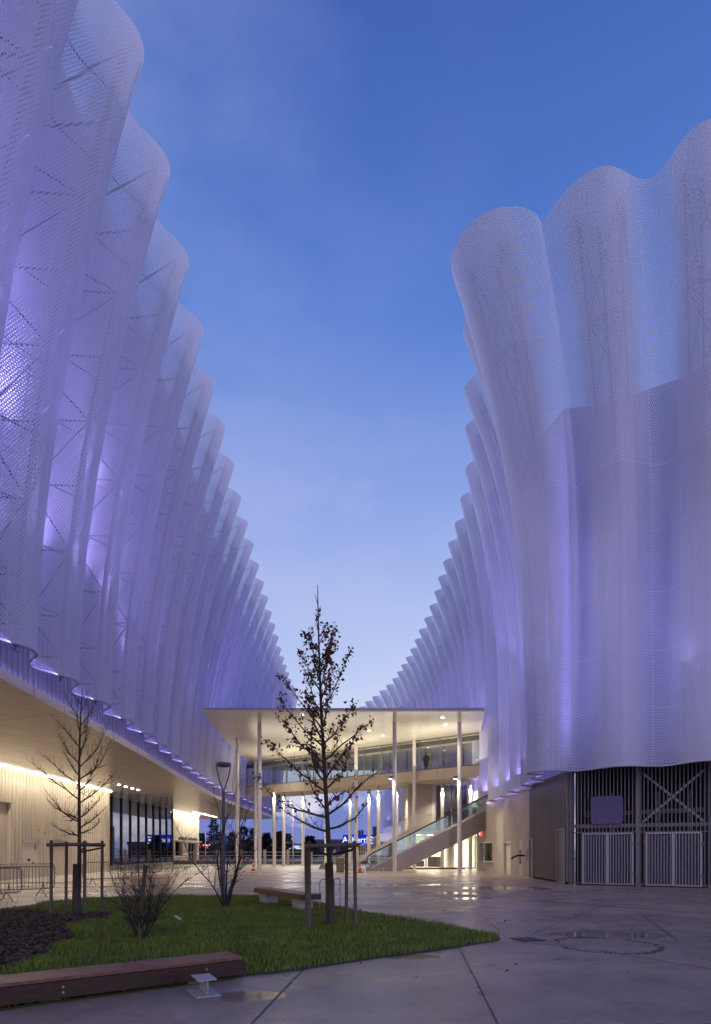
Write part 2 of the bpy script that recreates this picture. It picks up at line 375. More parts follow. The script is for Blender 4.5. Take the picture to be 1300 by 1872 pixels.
class Screen:
    def __init__(s, T, B, sign, zb, zt, power, amp0, amp1, rnd=0.0):
        s.round = rnd
        s.T, s.B, s.sign, s.zb, s.zt, s.p, s.a0, s.a1 = T, B, sign, zb, zt, power, amp0, amp1
    def base(s, u, v):
        g = max(v, 0)**s.p
        return cr(s.B, u)*(1-g) + cr(s.T, u)*g
    def normal(s, u, v):
        e = .35; n = len(s.T)-1
        t = s.base(min(u+e, n), v) - s.base(max(u-e, 0), v); t /= np.linalg.norm(t)
        return np.array((t[1], -t[0]))*s.sign
    def pt(s, u, v, inset=0.0):
        a = s.a0 + (s.a1-s.a0)*min(1, max(0, v)*2.6)**.8
        w = .5*(1-math.cos(2*math.pi*u))
        w = w**1.15
        q = s.base(u, v) - s.normal(u, v)*(2*a*w + inset)
        if s.round and 5.28 < u < 6.72:                # full round lobe turning the corner
            t = max(0., min(1., (.72-abs(u-6))/.30)); t = t*t*(3-2*t); r = .95+.8*max(0, v)
            c = s.base(6, v) + np.array((.707,.707))*r; th = R(225 + (6-u)*175)
            q = q*(1-t) + (c + np.array((math.cos(th), math.sin(th)))*(r-inset))*t
        return Vector((q[0], q[1], s.zb + (s.zt-s.zb)*v))
    def mesh(s, nu=18, nv=44):
        mb = MB(); N = (len(s.T)-1)*nu; us = [i/nu for i in range(N+1)]
        vs = [j/nv for j in range(nv+1)]; uv = []; ph = []
        arc = [0.0]
        for a, b in zip(us, us[1:]): arc.append(arc[-1] + (s.pt(b, .45)-s.pt(a, .45)).length)
        h = [0.0]
        for a, b in zip(vs, vs[1:]): h.append(h[-1] + (s.pt(5, b)-s.pt(5, a)).length)
        for i, u in enumerate(us):
            for j, v in enumerate(vs): mb.v.append(tuple(s.pt(u, v))); uv.append((arc[i], h[j])); ph.append((.5*(1-math.cos(2*math.pi*u)), v))
        m = nv+1
        for i in range(N):
            for j in range(nv): mb.f.append((i*m+j, (i+1)*m+j, (i+1)*m+j+1, i*m+j+1))
        mb.uv = uv; mb.uv2 = ph
        return mb
    def inner(s, u, z, depth):
        q = cr(s.B, u) - s.normal(u, 0)*depth
        return Vector((q[0], q[1], z))
    def truss(s, k, depth, nxt=True, r=.05, levels=8):
        mb = MB(); u = k + .04; vs = [i/16 for i in range(17)]
        post = [s.pt(u, v, .5) for v in vs]
        mb.tube(post, r*1.5, 5)
        for j in range(levels+1):
            v = max(.045, j/levels); a = s.pt(u, v, .5); b = s.inner(u, a.z, depth)
            zc = min(a.z, 20.8); b.z = zc
            mb.tube([a, b], r*.7, 4)
            if j < levels:
                c = s.pt(u, (j+1)/levels, .5); e = s.inner(u, min(c.z, 20.8), depth)
                mb.tube([b, c] if j % 2 else [a, e], r*.6, 4)
                # X between neighbouring posts and out to the crest
                if k+1 < len(s.T)-1:
                    q = s.pt(k+.5, (j+.5)/levels, .2); mb.tube([a, q], r*.55, 4)
                    cc = s.pt(k+.2, v+.5/levels, .12); mb.tube([a, cc], r*.5, 4); mb.tube([cc, c], r*.5, 4); mb.tube([q, c], r*.5, 4)
        return mb
    def mast(s, k, r=.04, levels=9):
        # three-chord lattice mast standing inside a lobe
        mb = MB(); vs = [.02 + .96*i/20 for i in range(21)]
        ch = [(k-.17, .30), (k+.17, .30), (k, 1.15)]
        for u, ins in ch: mb.tube([s.pt(u, v, ins) for v in vs], r, 5)
        for j in range(levels):
            v0, v1 = .02+.96*j/levels, .02+.96*(j+1)/levels
            for a, b in ((0,1),(1,2),(2,0)):
                mb.tube([s.pt(*ch[a][:1], v0, ch[a][1]), s.pt(*ch[b][:1], v0, ch[b][1])], r*.6, 4)
                mb.tube([s.pt(*ch[a if j % 2 else b][:1], v0, ch[a if j % 2 else b][1]), s.pt(*ch[b if j % 2 else a][:1], v1, ch[b if j % 2 else a][1])], r*.6, 4)
        return mb
    def rings(s, k, n=9, mb=None):
        mb = mb or MB()
        for j in range(1, n):
            v = j/n
            mb.tube([s.pt(k + t/8, v, .09) for t in range(9)], .022, 4)
        return mb

def lean_wall(S, mb, us, z0, z1, dep, lean, nz=10):
    # hall wall behind a screen, leaning outward with it; a closed slab 0.2 m thick
    n = len(us)
    for t in (0, .2):
        for u in us:
            for j in range(nz+1):
                z = z0 + (z1-z0)*j/nz; v = max(0, (z-S.zb)/(S.zt-S.zb))
                q = cr(S.B, u) + (S.base(u, v)-cr(S.B, u))*lean(u) - S.normal(u, v*.5)*(dep(u)+t)
                mb.v.append((q[0], q[1], z))
    m = nz+1; o = n*m
    for i in range(n-1):
        for j in range(nz):
            a = i*m+j; mb.f.append((a, a+m, a+m+1, a+1)); mb.f.append((o+a+1, o+a+m+1, o+a+m, o+a))
        a = i*m; mb.f.append((a, o+a, o+a+m, a+m)); a += nz; mb.f.append((a+m, o+a+m, o+a, a))
SL = Screen(LT, LB, 1, 6.95, 23.44, 1.75, .36, .42)
SR = Screen(RT, RB, -1, 5.1, 23.44, 3.8, .44, .52, 1.2)
def ribs(pts, z0, z1, pitch, w, dep, mb=None):
    # upright ribs standing proud on a plan polyline (outward = right of its direction)
    mb = mb or MB()
    P = [Vector((p[0], p[1])) for p in pts]
    for a, b in zip(P, P[1:]):
        L = (b-a).length; d = (b-a)/L; n = Vector((d.y, -d.x)); k = int(L/pitch)
        for i in range(k):
            c = a + d*(i+.5)*L/k + n*(dep/2)
            mb.obox((c.x, c.y, (z0+z1)/2), (d.x*w/2, d.y*w/2, 0), (n.x*dep/2, n.y*dep/2, 0), (0,0,(z1-z0)/2))
    return mb

# ---- left hall -----------------------------------------------------------
HL = thing('exhibition_hall', (-16,44,0), 'left exhibition hall in a tall wavy perforated metal screen over a deep beige lit soffit', 'building')
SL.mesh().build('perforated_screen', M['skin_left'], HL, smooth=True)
for v_ in (0,): mb = MB(); mb.tube([SL.pt(i/10, v_, .02) for i in range((len(SL.T)-1)*10+1)], .045, 5); mb.build('edge_trim', M['cladding'], HL, smooth=True)
for k in range(len(LT)-1):
    SL.rings(k, 9, SL.truss(k, 1.55, r=.05)).build('steel_truss', M['truss'], HL)
edge = L_edge
band = [(x-.75, d) for x, d in edge]
mb = MB(); mb.wallstrip(band, 6.3, 8.4, .25)      # ribbed upper wall behind the hem
ribs(band, 6.3, 8.38, .32, .09, .05, mb)
mb.build('ribbed_band', M['cladding'], HL)
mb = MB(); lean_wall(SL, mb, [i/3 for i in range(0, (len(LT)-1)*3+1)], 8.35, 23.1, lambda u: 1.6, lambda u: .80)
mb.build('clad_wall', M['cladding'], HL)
mb = MB()
poly = [(x-.26, d) for x, d in edge] + [(-40,87),(-40,1)]
mb.prism([(x, d) for x, d in [(x-.3, d) for x, d in edge]] + [(-30,87),(-30,1)], 21.2, 21.48)
mb.build('flat_roof', M['dark_cladding'], HL)
mb = MB(); mb.prism([(x+.02, d) for x, d in edge] + [(-24,87.02),(-24,1)], 6.02, 6.298)
soff = mb.build('soffit', M['soffit'], HL)
for d in (40.7, 41.9, 43.1, 44.3): mb = MB(); mb.lathe((-16.0, d, 6.005), [(.10,-.012),(.10,.012)], 12); mb.build('downlight', M['spot'], soff)
mb = MB(); mb.box((-18.9,70,5.985),(-18.75,81.5,6.018)); mb.build('strip_light', M['strip'], soff)
mb = MB(); mb.box((-18.42,16,5.96),(-18.34,45.3,6.016)); mb.build('strip_light', M['strip'], soff)
mb = MB(); mb.box((-20.42,66.6,5.96),(-20.32,78.4,6.016)); mb.build('strip_light', M['strip'], soff)
# end wall above soffit at the far end
mb = MB(); mb.box((-30,86.75,6.3),(-11.6,87.0,21.2)); mb.build('end_wall', M['cladding'], HL)
# ribbed concrete wall with door and tall recess
def wall_x(x, d0, d1, z0, z1, t, name, mat, ribbed=True):
    mb = MB(); mb.box((x-t, d0, z0),(x, d1, z1))
    if ribbed: ribs([(x, d1),(x, d0)], z0, z1, .30, .12, .035, mb) if False else ribs([(x, d1),(x, d0)], z0, z1, .30, .12, -.035 if False else .035, mb)
    return mb.build(name, mat, HL)
X0 = -18.55
mb = MB()
for a, b, z0, z1 in ((14,29.2,0,6.02),(29.2,32.4,4.15,6.02),(32.4,33.5,0,6.02),(33.5,35.35,2.12,6.02),(35.35,36.4,0,6.02),(36.4,38.6,2.2,6.02),(38.6,45.4,0,6.02)):
    mb.box((X0-.3, a, z0),(X0, b, z1))
    k = max(1, int((b-a)/.30))
    for i in range(k):
        c = a + (i+.5)*(b-a)/k; mb.box((X0, c-.065, z0+.003),(X0+.04, c+.065, z1-.003))
mb.build('ribbed_wall', M['concrete'], HL)
mb = MB(); mb.box((X0-.32,29.2,0),(X0-.22,32.4,4.15)); mb.build('recess_door', M['plain_concrete'], HL, label='tall plain recessed gate panel')
mb = MB(); mb.box((X0-.22,31.0,0),(X0-.18,31.08,4.1)); mb.build('gate_seam', M['frame'], HL)
mb = MB(); mb.box((X0-.2,33.52,0),(X0-.06,35.33,2.1)); dr = mb.build('service_door', M['door'], HL)
mb = MB(); mb.box((X0-.06,34.15,.98),(X0+.0,34.3,1.12)); mb.build('door_handle', M['frame'], dr)
mb = MB(); mb.box((X0-.06,34.62,.80),(X0-.04,34.78,.93)); mb.build('door_plate', M['ink'], dr)
text_mesh('door_number', '5', .42, M['ink'], Matrix.Translation((X0-.045, 34.95, 1.75)) @ Matrix.Rotation(R(90), 4, 'Z') @ Matrix.Rotation(R(90), 4, 'X'), dr)
mb = MB(); mb.box((X0-.2,36.42,0),(X0-.1,38.58,2.18)); mb.build('service_door', M['concrete'], HL, label='flush concrete coloured door')
mb = MB(); mb.lathe((X0-.03,37.2,1.45), [(.05,-.05),(.06,0),(.05,.05)], 10); mb.build('door_handle', M['white'], HL)
# wall return and glazing
mb = MB(); mb.box((-20.3,45.1,0),(X0-.302,45.4,6.02)); mb.build('wall_return', M['plain_concrete'], HL)
mb = MB(); mb.box((-20.16,45.41,.3),(-20.13,66.2,6.018)); gl = mb.build('glazing', M['glass_mirror'], HL)
mb = MB()
for i in range(11):
    d = 45.5 + i*2.06; mb.box((-20.128,d-.05,.3),(-20.02,d+.05,6.018))
mb.build('mullion', M['frame'], gl)
mb = MB(); mb.box((-20.3,45.41,0),(-20.0,66.2,.298)); mb.build('plinth', M['plain_concrete'], HL)
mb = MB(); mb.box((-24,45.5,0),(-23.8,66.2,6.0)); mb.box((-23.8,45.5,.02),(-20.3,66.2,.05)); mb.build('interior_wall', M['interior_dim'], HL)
mb = MB()
for a, b, z0, z1 in ((66.2,68.3,0,6.02),(68.3,71.2,2.55,6.02),(68.3,71.2,0,.9),(71.2,73.6,0,6.02),(73.6,77.6,2.45,6.02),(77.6,78.6,0,6.02)):
    mb.box((-20.8,a,z0),(-20.45,b,z1))
mb.build('ticket_block', M['plain_concrete'], HL)
mb = MB(); mb.box((-20.75,68.32,.92),(-20.7,71.18,2.53)); mb.build('ticket_window', M['glass_dark'], HL)
mb = MB(); mb.box((-20.75,73.62,.02),(-20.7,77.58,2.43)); gd = mb.build('glass_door', M['glass_dark'], HL)
mb = MB()
for d in (73.7,75.6,77.5): mb.box((-20.698,d-.06,.02),(-20.64,d+.06,2.43))
mb.box((-20.698,73.76,1.2),(-20.65,77.44,1.28)); mb.build('door_frame', M['white_steel'], gd)
mb = MB(); mb.box((-20.448,67.9,2.56),(-20.0,78.3,2.68)); mb.build('door_canopy', M['plain_concrete'], HL)
random.seed(3)
d = 69.0
while d < 77.0:                                     # small violet sign letters too far off to read
    w = random.uniform(.22,.42)
    if not 71.9 < d < 72.6: mb = MB(); mb.box((-20.28,d,2.75),(-20.22,d+w,3.12 if random.random() < .4 else 3.05)); mb.build('sign_letter', M['ink_violet'], HL)
    d += w+.09


# ---- right hall ----------------------------------------------------------
HR = thing('exhibition_hall', (16,30,0), 'right exhibition hall whose rounded wavy perforated screen flares out over dark barred gates', 'building')
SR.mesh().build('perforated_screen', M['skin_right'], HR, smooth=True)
for v_ in (0,): mb = MB(); mb.tube([SR.pt(i/10, v_, .02) for i in range((len(SR.T)-1)*10+1)], .045, 5); mb.build('edge_trim', M['cladding'], HR, smooth=True)
for k in range(len(RT)-1):
    SR.mast(k).build('steel_truss', M['truss_r'], HR)
inner = []
for i in [i for i in range(4, len(RB)*4-3) if not 21 < i < 27]:
    u = i/4; q = SR.inner(u, 0, 1.9 if u < 6 else (1.9-.9*min(1, (u-6)/2.)))
    inner.append((q.x, q.y))
ul = [i/4 for i in range(4, len(RB)*4-3) if not 21 < i < 27]
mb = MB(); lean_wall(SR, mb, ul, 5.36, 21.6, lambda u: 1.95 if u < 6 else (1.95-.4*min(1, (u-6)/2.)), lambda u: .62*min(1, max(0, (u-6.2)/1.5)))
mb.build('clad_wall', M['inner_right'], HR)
mb = MB(); mb.prism([(p[0]+.4, p[1]+.4) for p in inner[2:-1]] + [(30,92),(40,60),(40,12)], 21.1, 21.45)
mb.build('flat_roof', M['dark_cladding'], HR)
P0 = Vector((10.0,28.2,0)); G = Vector((.879,-.476,0)); GN = Vector((-.476,-.879,0))
side = [(9.0,48.5),(9.3,45),(10.2,41.5),(10.16,38),(10.1,34.7)]
# concrete side wall with holes for the door, ticket window and vent
def seg_wall(a, b, z0, z1, t, mb):
    a, b = Vector(a), Vector(b); d = (b-a).normalized(); n = Vector((d.y, -d.x))  # n: to the right = away from the street
    c = (a+b)/2 - Vector((-d.y, d.x))*0
    o = Vector((d.y, -d.x))*(-1)
    mb.prism([tuple(a), tuple(b), tuple(b+o*t), tuple(a+o*t)], z0, z1)
def on(a, b, t): a, b = Vector(a), Vector(b); return tuple(a + (b-a)*t)
cmb = MB(); A, B_ = (9.35,46.5), (10.2,41.5); D_ = (10.1,34.7)
for t0, t1, z0, z1 in ((0,.1,0,5.36),(.1,.62,2.15,5.36),(.1,.62,0,.75),(.62,1,0,5.36)):
    seg_wall(on(A,B_,t0), on(A,B_,t1), z0, z1, .35, cmb)
for t0, t1, z0, z1 in ((0,.03,0,5.36),(.03,.30,2.05,5.36),(.30,.62,0,5.36),(.62,.70,1.62,5.36),(.62,.70,0,.72),(.70,1,0,5.36)):
    seg_wall(on(B_,D_,t0), on(B_,D_,t1), z0, z1, .35, cmb)
for i in range(26):
    t = (i+.5)/26
    if .02 < t < .32 or .60 < t < .72: z0 = 2.2
    else: z0 = .01
    q = Vector(on(B_, D_, t)); cmb.box((q.x-.03, q.y-.07, z0),(q.x+.01, q.y+.07, 5.3))
cmb.build('concrete_wall', M['concrete'], HR)
mb = MB(); q0, q1 = Vector(on(B_,D_,.035)), Vector(on(B_,D_,.295)); mb.obox(((q0.x+q1.x)/2+.16,(q0.y+q1.y)/2,1.02),(.03,0,0),((q1.x-q0.x)/2,(q1.y-q0.y)/2,0),(0,0,1.02))
dr = mb.build('side_door', M['door'], HR)
mb = MB(); q = Vector(on(B_,D_,.25)); mb.box((q.x+.06,q.y-.05,.98),(q.x+.12,q.y+.05,1.1)); mb.build('door_handle', M['frame'], dr)
mb = MB(); q = Vector(on(B_,D_,.66)); mb.box((q.x+.12,q.y-.24,.74),(q.x+.2,q.y+.24,1.6)); mb.build('wall_vent', M['dark'], HR)
mb = MB(); a, b = Vector(on(A,B_,.11)), Vector(on(A,B_,.61)); mb.obox(((a.x+b.x)/2+.2,(a.y+b.y)/2,1.45),((b.x-a.x)/2,(b.y-a.y)/2,0),(.02,0,0),(0,0,.68))
tw = mb.build('ticket_window', M['glass'], HR)
mb = MB(); a, b = Vector(on(A,B_,.42)), Vector(on(A,B_,.62)); mb.obox(((a.x+b.x)/2+.32,(a.y+b.y)/2,1.4),((b.x-a.x)/2,(b.y-a.y)/2,0),(.02,0,0),(0,0,.55)); mb.build('lit_board', M['shop_window'], tw)
mb = MB(); a, b = Vector(on(A,B_,.05)), Vector(on(A,B_,.65)); mb.obox(((a.x+b.x)/2-.1,(a.y+b.y)/2,.72),((b.x-a.x)/2,(b.y-a.y)/2,0),(.12,0,0),(0,0,.025)); mb.build('window_ledge', M['plain_concrete'], tw)
mb = MB(); q = Vector(on(A,B_,.22)); mb.box((q.x-.16,q.y-.22,pz(1528,45)),(q.x-.01,q.y+.22,pz(1517,45))); eb = mb.build('alarm_box', M['exit_box'], HR)
mb = MB(); mb.box((q.x-.18,q.y-.14,pz(1526,45)),(q.x-.161,q.y+.14,pz(1520,45))); mb.build('alarm_mark', M['exit_white'], eb)
# dark ribbed metal part of the side wall
mw = MB(); mw.prism([(10.1,34.698),(10.0,28.2),(10.25,28.2),(10.35,34.698)], .12, 5.34)
for i in range(34):
    t = (i+.5)/34; q = Vector(on((10.1,34.7),(10.0,28.2),t)); mw.box((q.x-.09, q.y-.05, .12),(q.x+.01, q.y+.05, 5.32))
mw.build('metal_cladding', M['dark_cladding'], HR)
mb = MB(); mb.prism([(10.16,34.6),(10.06,28.3),(10.25,28.3),(10.35,34.6)], 0, .119); mb.build('plinth', M['dark'], HR)
for name, t0, t1, zt in (('access_door', .03,.15,2.25),('access_door', .80,.96,2.6)):
    a, b = Vector(on((9.98,34.7),(9.88,28.2),t0)), Vector(on((9.98,34.7),(9.88,28.2),t1))
    mb = MB()
    for p, q in (((a.x,a.y,.05),(a.x,a.y,zt)),((b.x,b.y,.05),(b.x,b.y,zt)),((a.x,a.y,zt),(b.x,b.y,zt)),((a.x,a.y,.06),(b.x,b.y,.06))): mb.bar(p, q, .07)
    dd = mb.build(name, M['galv'], HR)
    mb = MB(); mb.obox(((a.x+b.x)/2+.02,(a.y+b.y)/2,zt/2),(.01,0,0),((b-a).x/2,(b-a).y/2,0),(0,0,zt/2-.08)); mb.build('door_leaf', M['dark_cladding'], dd)
mb = MB(); mb.tube([(9.85,34.9,1.28),(9.5,34.7,1.30),(9.2,34.6,1.26),(8.95,34.5,1.12)], .05, 8); mb.build('overflow_spout', M['black'], HR)
mb = MB(); mb.box((9.82,34.72,1.0),(9.94,34.95,1.62)); mb.build('spout_plate', M['white_steel'], HR)
mb = MB(); mb.prism([(9.7,34.9),(9.6,28.4),(8.6,27.0),(25,19),(26,28),(14,50)], 5.352, 5.48) if False else None
# underside of the cavity in front of the wall (dark edge seen under the hem)
# barred front screen
def gp(s, z, off=0.0): q = P0 + G*s + GN*off; return (q.x, q.y, z)
mb = MB()
s = .08
while s < 11.9:
    inside = (.58 < s < 2.76) or (3.22 < s < 5.42)
    if not (2.76 < s < 3.1): mb.bar(gp(s, 2.42 if inside else .06), gp(s, 5.7), .035, .05)
    s += .155
mb.build('bar_screen', M['galv_dark'], HR)
mb = MB()
for s in (0.0, 2.92, 5.7, 8.6, 11.5): mb.bar(gp(s, 0, -.16), gp(s, 6.0, -.16), .26 if s else .12, .2)
mb.build('steel_post', M['galv_dark'], HR)
mb = MB()
for z, h in ((2.72,.16),(2.42,.05),(.09,.06)):
    mb.bar(gp(.02, z, -.075), gp(11.8, z, -.075), .06, h)
mb.build('cross_rail', M['galv_dark'], HR)
mb = MB()
for s0, s1 in ((3.12,5.5),(6.0,8.4)):
    mb.bar(gp(s0, 2.85, -.17), gp(s1, 5.05, -.17), .05, .09); mb.bar(gp(s0, 5.05, -.23), gp(s1, 2.85, -.23), .05, .09)
mb.build('cross_brace', M['galv'], HR)
# dark yard behind the bars
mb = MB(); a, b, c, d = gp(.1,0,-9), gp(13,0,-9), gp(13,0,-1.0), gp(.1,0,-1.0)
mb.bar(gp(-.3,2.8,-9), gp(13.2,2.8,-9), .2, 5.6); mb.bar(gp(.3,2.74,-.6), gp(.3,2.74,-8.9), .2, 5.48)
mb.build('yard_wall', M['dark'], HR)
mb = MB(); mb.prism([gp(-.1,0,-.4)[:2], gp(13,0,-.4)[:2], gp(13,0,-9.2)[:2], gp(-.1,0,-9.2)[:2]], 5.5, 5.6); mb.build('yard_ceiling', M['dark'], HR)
mb = MB()
for s0 in (1.0, 1.6, 3.6, 5.0): mb.bar(gp(s0,1.6,-2.6), gp(s0,4.4,-2.6), .14)
mb.bar(gp(.3,3.4,-2.6), gp(6.5,3.5,-2.6), .2); mb.build('yard_pipework', M['galv_dark'], HR)
mb = MB(); mb.obox(gp(.95,2.9,-3.2), G*.75, GN*.4, (0,0,.75)); mb.build('stored_pallet', M['tan'], HR, bevel=.05)
# two pairs of swing gates, each its own thing
def gate(s0, s1, label):
    c = gp((s0+s1)/2, 0); t = thing('swing_gate', c, label, 'gate', 'barred gates of the service yard')
    mb = MB()
    for s in (s0+.03, (s0+s1)/2, s1-.03): mb.bar(gp(s, .05, .02), gp(s, 2.34, .02), .09 if s != (s0+s1)/2 else .14, .07)
    mb.bar(gp(s0, 2.36, .02), gp(s1, 2.36, .02), .07); mb.bar(gp(s0, .08, .02), gp(s1, .08, .02), .06)
    mb.build('gate_frame', M['galv'], t)
    mb = MB(); s = s0+.14
    while s < s1-.08:
        mb.bar(gp(s, .1, .03), gp(s, 2.32, .03), .03, .04); s += .118
    mb.build('gate_bars', M['galv'], t)
    mb = MB(); mb.obox(gp((s0+s1)/2, 1.2, -.04), G*((s1-s0)/2-.08), GN*.008, (0,0,1.06)); mb.build('infill_panel', M['mesh_panel'], t)
    for s in (s0-.03, s1+.03):
        for z in (.5, 1.9): mb = MB(); mb.tube([gp(s,z-.08,.05), gp(s,z+.08,.05)], .03, 6); mb.build('hinge', M['galv_dark'], t)
gate(.60, 2.74, 'pair of barred gates directly below the blank square sheet, blue grey infill')
gate(3.24, 5.40, 'pair of barred gates below the crossed steel braces, blue grey infill')
# blank sheet hung on the bars
t = thing('blank_sheet', gp(1.66, 3.43, .1), 'blank violet grey rounded square sheet covering a sign on the yard bars', 'cover')
mb = MB(); pts = []; w, h, r = .68, .63, .16
for cx, cz, a0 in ((w-r,h-r,0),(-w+r,h-r,90),(-w+r,-h+r,180),(w-r,-h+r,270)):
    for k in range(6):
        a = R(a0+k*18); pts.append((cx+r*math.cos(a), cz+r*math.sin(a)))
n = len(pts)
for off in (.06,.13):
    for x, z in pts:
        q = P0 + G*(1.66+x) + GN*off; mb.v.append((q.x, q.y, 3.43+z))
mb.f.append(tuple(range(n))); mb.f.append(tuple(range(2*n-1, n-1, -1)))
for i in range(n): mb.f.append((i, (i+1) % n, n+(i+1) % n, n+i))
mb.build('cloth', M['blanket'], t)
for x, z in ((-.6,.45),(.6,.45),(-.6,-.45),(.6,-.45)): mb = MB(); mb.bar(gp(1.66+x, 3.43+z, .059), gp(1.66+x, 3.43+z, -.03), .04); mb.build('fixing_clip', M['galv'], t)
# ------------------------------------------------------------------ canopy on thin columns
CZ = 10.56
CP = thing('entrance_canopy', (0,46,0), 'thin flat entrance canopy with glossy beige underside on slender white columns between the halls', 'canopy')
# plan: follows both screens so the slab just tucks against them
left_e = [(interp(L_edge, d) + 1.12, d) for d in (38.9,44,50,56,62,68)]
plan = [(8.35,38.9)] + [(9.2,44),(9.9,47),(10.6,56),(10.4,68)] + left_e[::-1]
mb = MB(); mb.prism(plan, CZ, CZ+.13); mb.build('soffit_slab', M['canopy'], CP)
mb = MB(); mb.prism([(p[0], p[1]-.03) for p in plan], CZ+.131, CZ+.22); mb.build('roof_edge', M['edge'], CP)
FRONT = [(474.5,42.4),(721.5,42.4),(840,42.4),(434,48),(651,51),(757.5,49),(786,56),(467,61)]
for x, d in FRONT:
    X = px(x, d); mb = MB(); mb.lathe((X,d,0), [(.17,.0),(.17,.03),(.145,.04),(.145,CZ-.002)], 16)
    mb.build('column', M['column'], CP, smooth=False)
for x, d in ((721.5,42.4),(840,42.4)):
    X = px(x, d); mb = MB(); mb.box((X-.42,d-.12,6.62),(X-.15,d+.12,6.8)); f = mb.build('floodlight', M['lamp'], CP)
    mb = MB(); mb.box((X-.38,d-.09,6.6),(X-.22,d+.09,6.618)); mb.build('lamp_lens', M['spot'], f)
for x, y in ((552,1307),(675,1336),(809,1312),(815,1325),(700,1345)):
    d = (CZ-H)*F/(1553-y); X = px(x, d); mb = MB(); mb.lathe((X,d,CZ-.02), [(.10,-.012),(.10,.018)], 12); mb.build('downlight', M['spot'], CP)

# ------------------------------------------------------------------ glazed footbridge
BA, BB = Vector((9.7,45.5,0)), Vector((-11.2,61.9,0)); bd = (BB-BA).normalized(); bl = (BB-BA).length; bn = Vector((bd.y, -bd.x, 0))
if bn.y > 0: bn = -bn
FB = thing('footbridge', (0,53,0), 'glazed footbridge crossing under the canopy with a lone figure behind its panes', 'footbridge')
def bp(s, z, off=0.0): q = BA + bd*s + bn*off; return (q.x, q.y, z)
mb = MB(); mb.obox(bp(bl/2, 7.65, -2.0), bd*bl/2, bn*2.0, (0,0,.41))
fs = mb.build('deck', M['plain_concrete'], FB)
for i in range(1, 14): mb = MB(); mb.obox(bp(i*bl/13, 7.66, .003), bd*.012, bn*.004, (0,0,.38)); mb.build('panel_joint', M['ink'], fs)
mb = MB(); mb.obox(bp(bl/2, 9.3, -.06), bd*bl/2, bn*.012, (0,0,1.24)); gz = mb.build('glazing', M['glass'], FB)
mb = MB(); mb.obox(bp(bl/2, 9.3, -3.9), bd*bl/2, bn*.012, (0,0,1.24)); mb.build('glazing', M['glass'], FB)
mb = MB(); k = int(bl/1.85)
for i in range(k+1):
    mb.obox(bp(i*bl/k, 9.3, -.02), bd*(.05 if i % 2 else .035), bn*.026, (0,0,1.25))
    mb.obox(bp(i*bl/k, 9.3, -3.95), bd*.04, bn*.03, (0,0,1.25))
mb.build('mullion', M['frame_pale'], gz)
mb = MB(); mb.obox(bp(bl/2, 10.0, -.021), bd*bl/2, bn*.02, (0,0,.035)); mb.obox(bp(bl/2, 8.1, -.021), bd*bl/2, bn*.022, (0,0,.04)); mb.obox(bp(bl/2,10.5,-.021), bd*bl/2, bn*.024, (0,0,.04))
mb.build('transom', M['frame_pale'], gz)
mb = MB(); mb.obox(bp(bl/2, 10.2, -.10), bd*bl/2, bn*.012, (0,0,.17)); mb.build('spandrel', M['interior_dim'], gz)
BRC = [(692,53),(674.5,56.5),(640,60),(725,54),(751,53),(808.6,51),(860,48.6),(501.5,55),(518.6,59),(554,59),(596,60.5)]
for x, d in BRC:
    X = px(x, d); mb = MB(); mb.lathe((X,d,0), [(.19,0),(.19,.03),(.16,.04),(.16,7.238)], 16)
    col = mb.build('column', M['column'], FB)
    mb = MB(); mb.lathe((X-.02,d-.30,6.75), [(.07,0),(.09,.02),(.09,.2),(.05,.22)], 10); mb.box((X-.04,d-.24,6.82),(X,d-.159,6.92)); sp = mb.build('spotlight', M['column'], col)
    mb = MB(); mb.lathe((X-.02,d-.30,6.735), [(.065,0),(.065,.014)], 10); mb.build('lamp_lens', M['spot'], sp)

# ------------------------------------------------------------------ lobby block behind the escalator
LO = thing('ticket_lobby', (8,52,0), 'brightly lit white ticket lobby with tall panes beneath the footbridge, behind the escalator', 'building')
x0, x1, yd = 4.55, 13.5, 52.0
mb = MB()
mb.box((x0,yd,3.35),(6.6,yd+.2,7.22)); mb.build('wall_panel', M['plain_concrete'], LO)
mb = MB()
for i in range(14): mb.box((x0+.06+i*.15,yd-.03,3.36),(x0+.10+i*.15,yd-.002,7.2))
mb.build('wall_batten', M['plain_concrete'], LO)
mb = MB(); mb.box((6.6,yd-.05,3.3),(6.95,yd+.25,7.22)); mb.box((x0,yd-.04,2.95),(x1,yd+.2,3.34)); mb.build('white_beam', M['column'], LO)
mb = MB(); mb.box((6.96,yd+.05,3.36),(x1,yd+.08,7.2)); ug = mb.build('upper_glazing', M['glass_dark'], LO)
mb = MB()
for x in (8.3,9.65,10.4): mb.box((x-.05,yd-.02,3.345),(x+.05,yd+.045,7.21))
mb.build('mullion', M['frame_pale'], ug)
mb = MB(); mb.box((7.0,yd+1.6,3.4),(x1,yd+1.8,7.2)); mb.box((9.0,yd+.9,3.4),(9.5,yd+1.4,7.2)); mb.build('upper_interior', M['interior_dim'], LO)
mb = MB(); mb.box((x0,yd+.06,.12),(x1,yd+.09,2.94)); lg = mb.build('lower_glazing', M['glass'], LO)
mb = MB()
for x in (4.6,6.1,7.55,9.2,10.35): mb.box((x-.07,yd-.02,.01),(x+.07,yd+.055,2.94))
mb.box((x0,yd-.015,.012),(x1,yd+.05,.13)); mb.build('mullion', M['column'], lg)
mb = MB(); mb.box((x0,yd+5,0),(x1,yd+5.2,2.95)); mb.box((x0-.02,yd+.2,0),(x0+.1,yd+5,2.95)); mb.box((x0,yd+.22,2.95),(x1,yd+5,3.1)); mb.box((x0,yd+.1,.02),(x1,yd+5,.06))
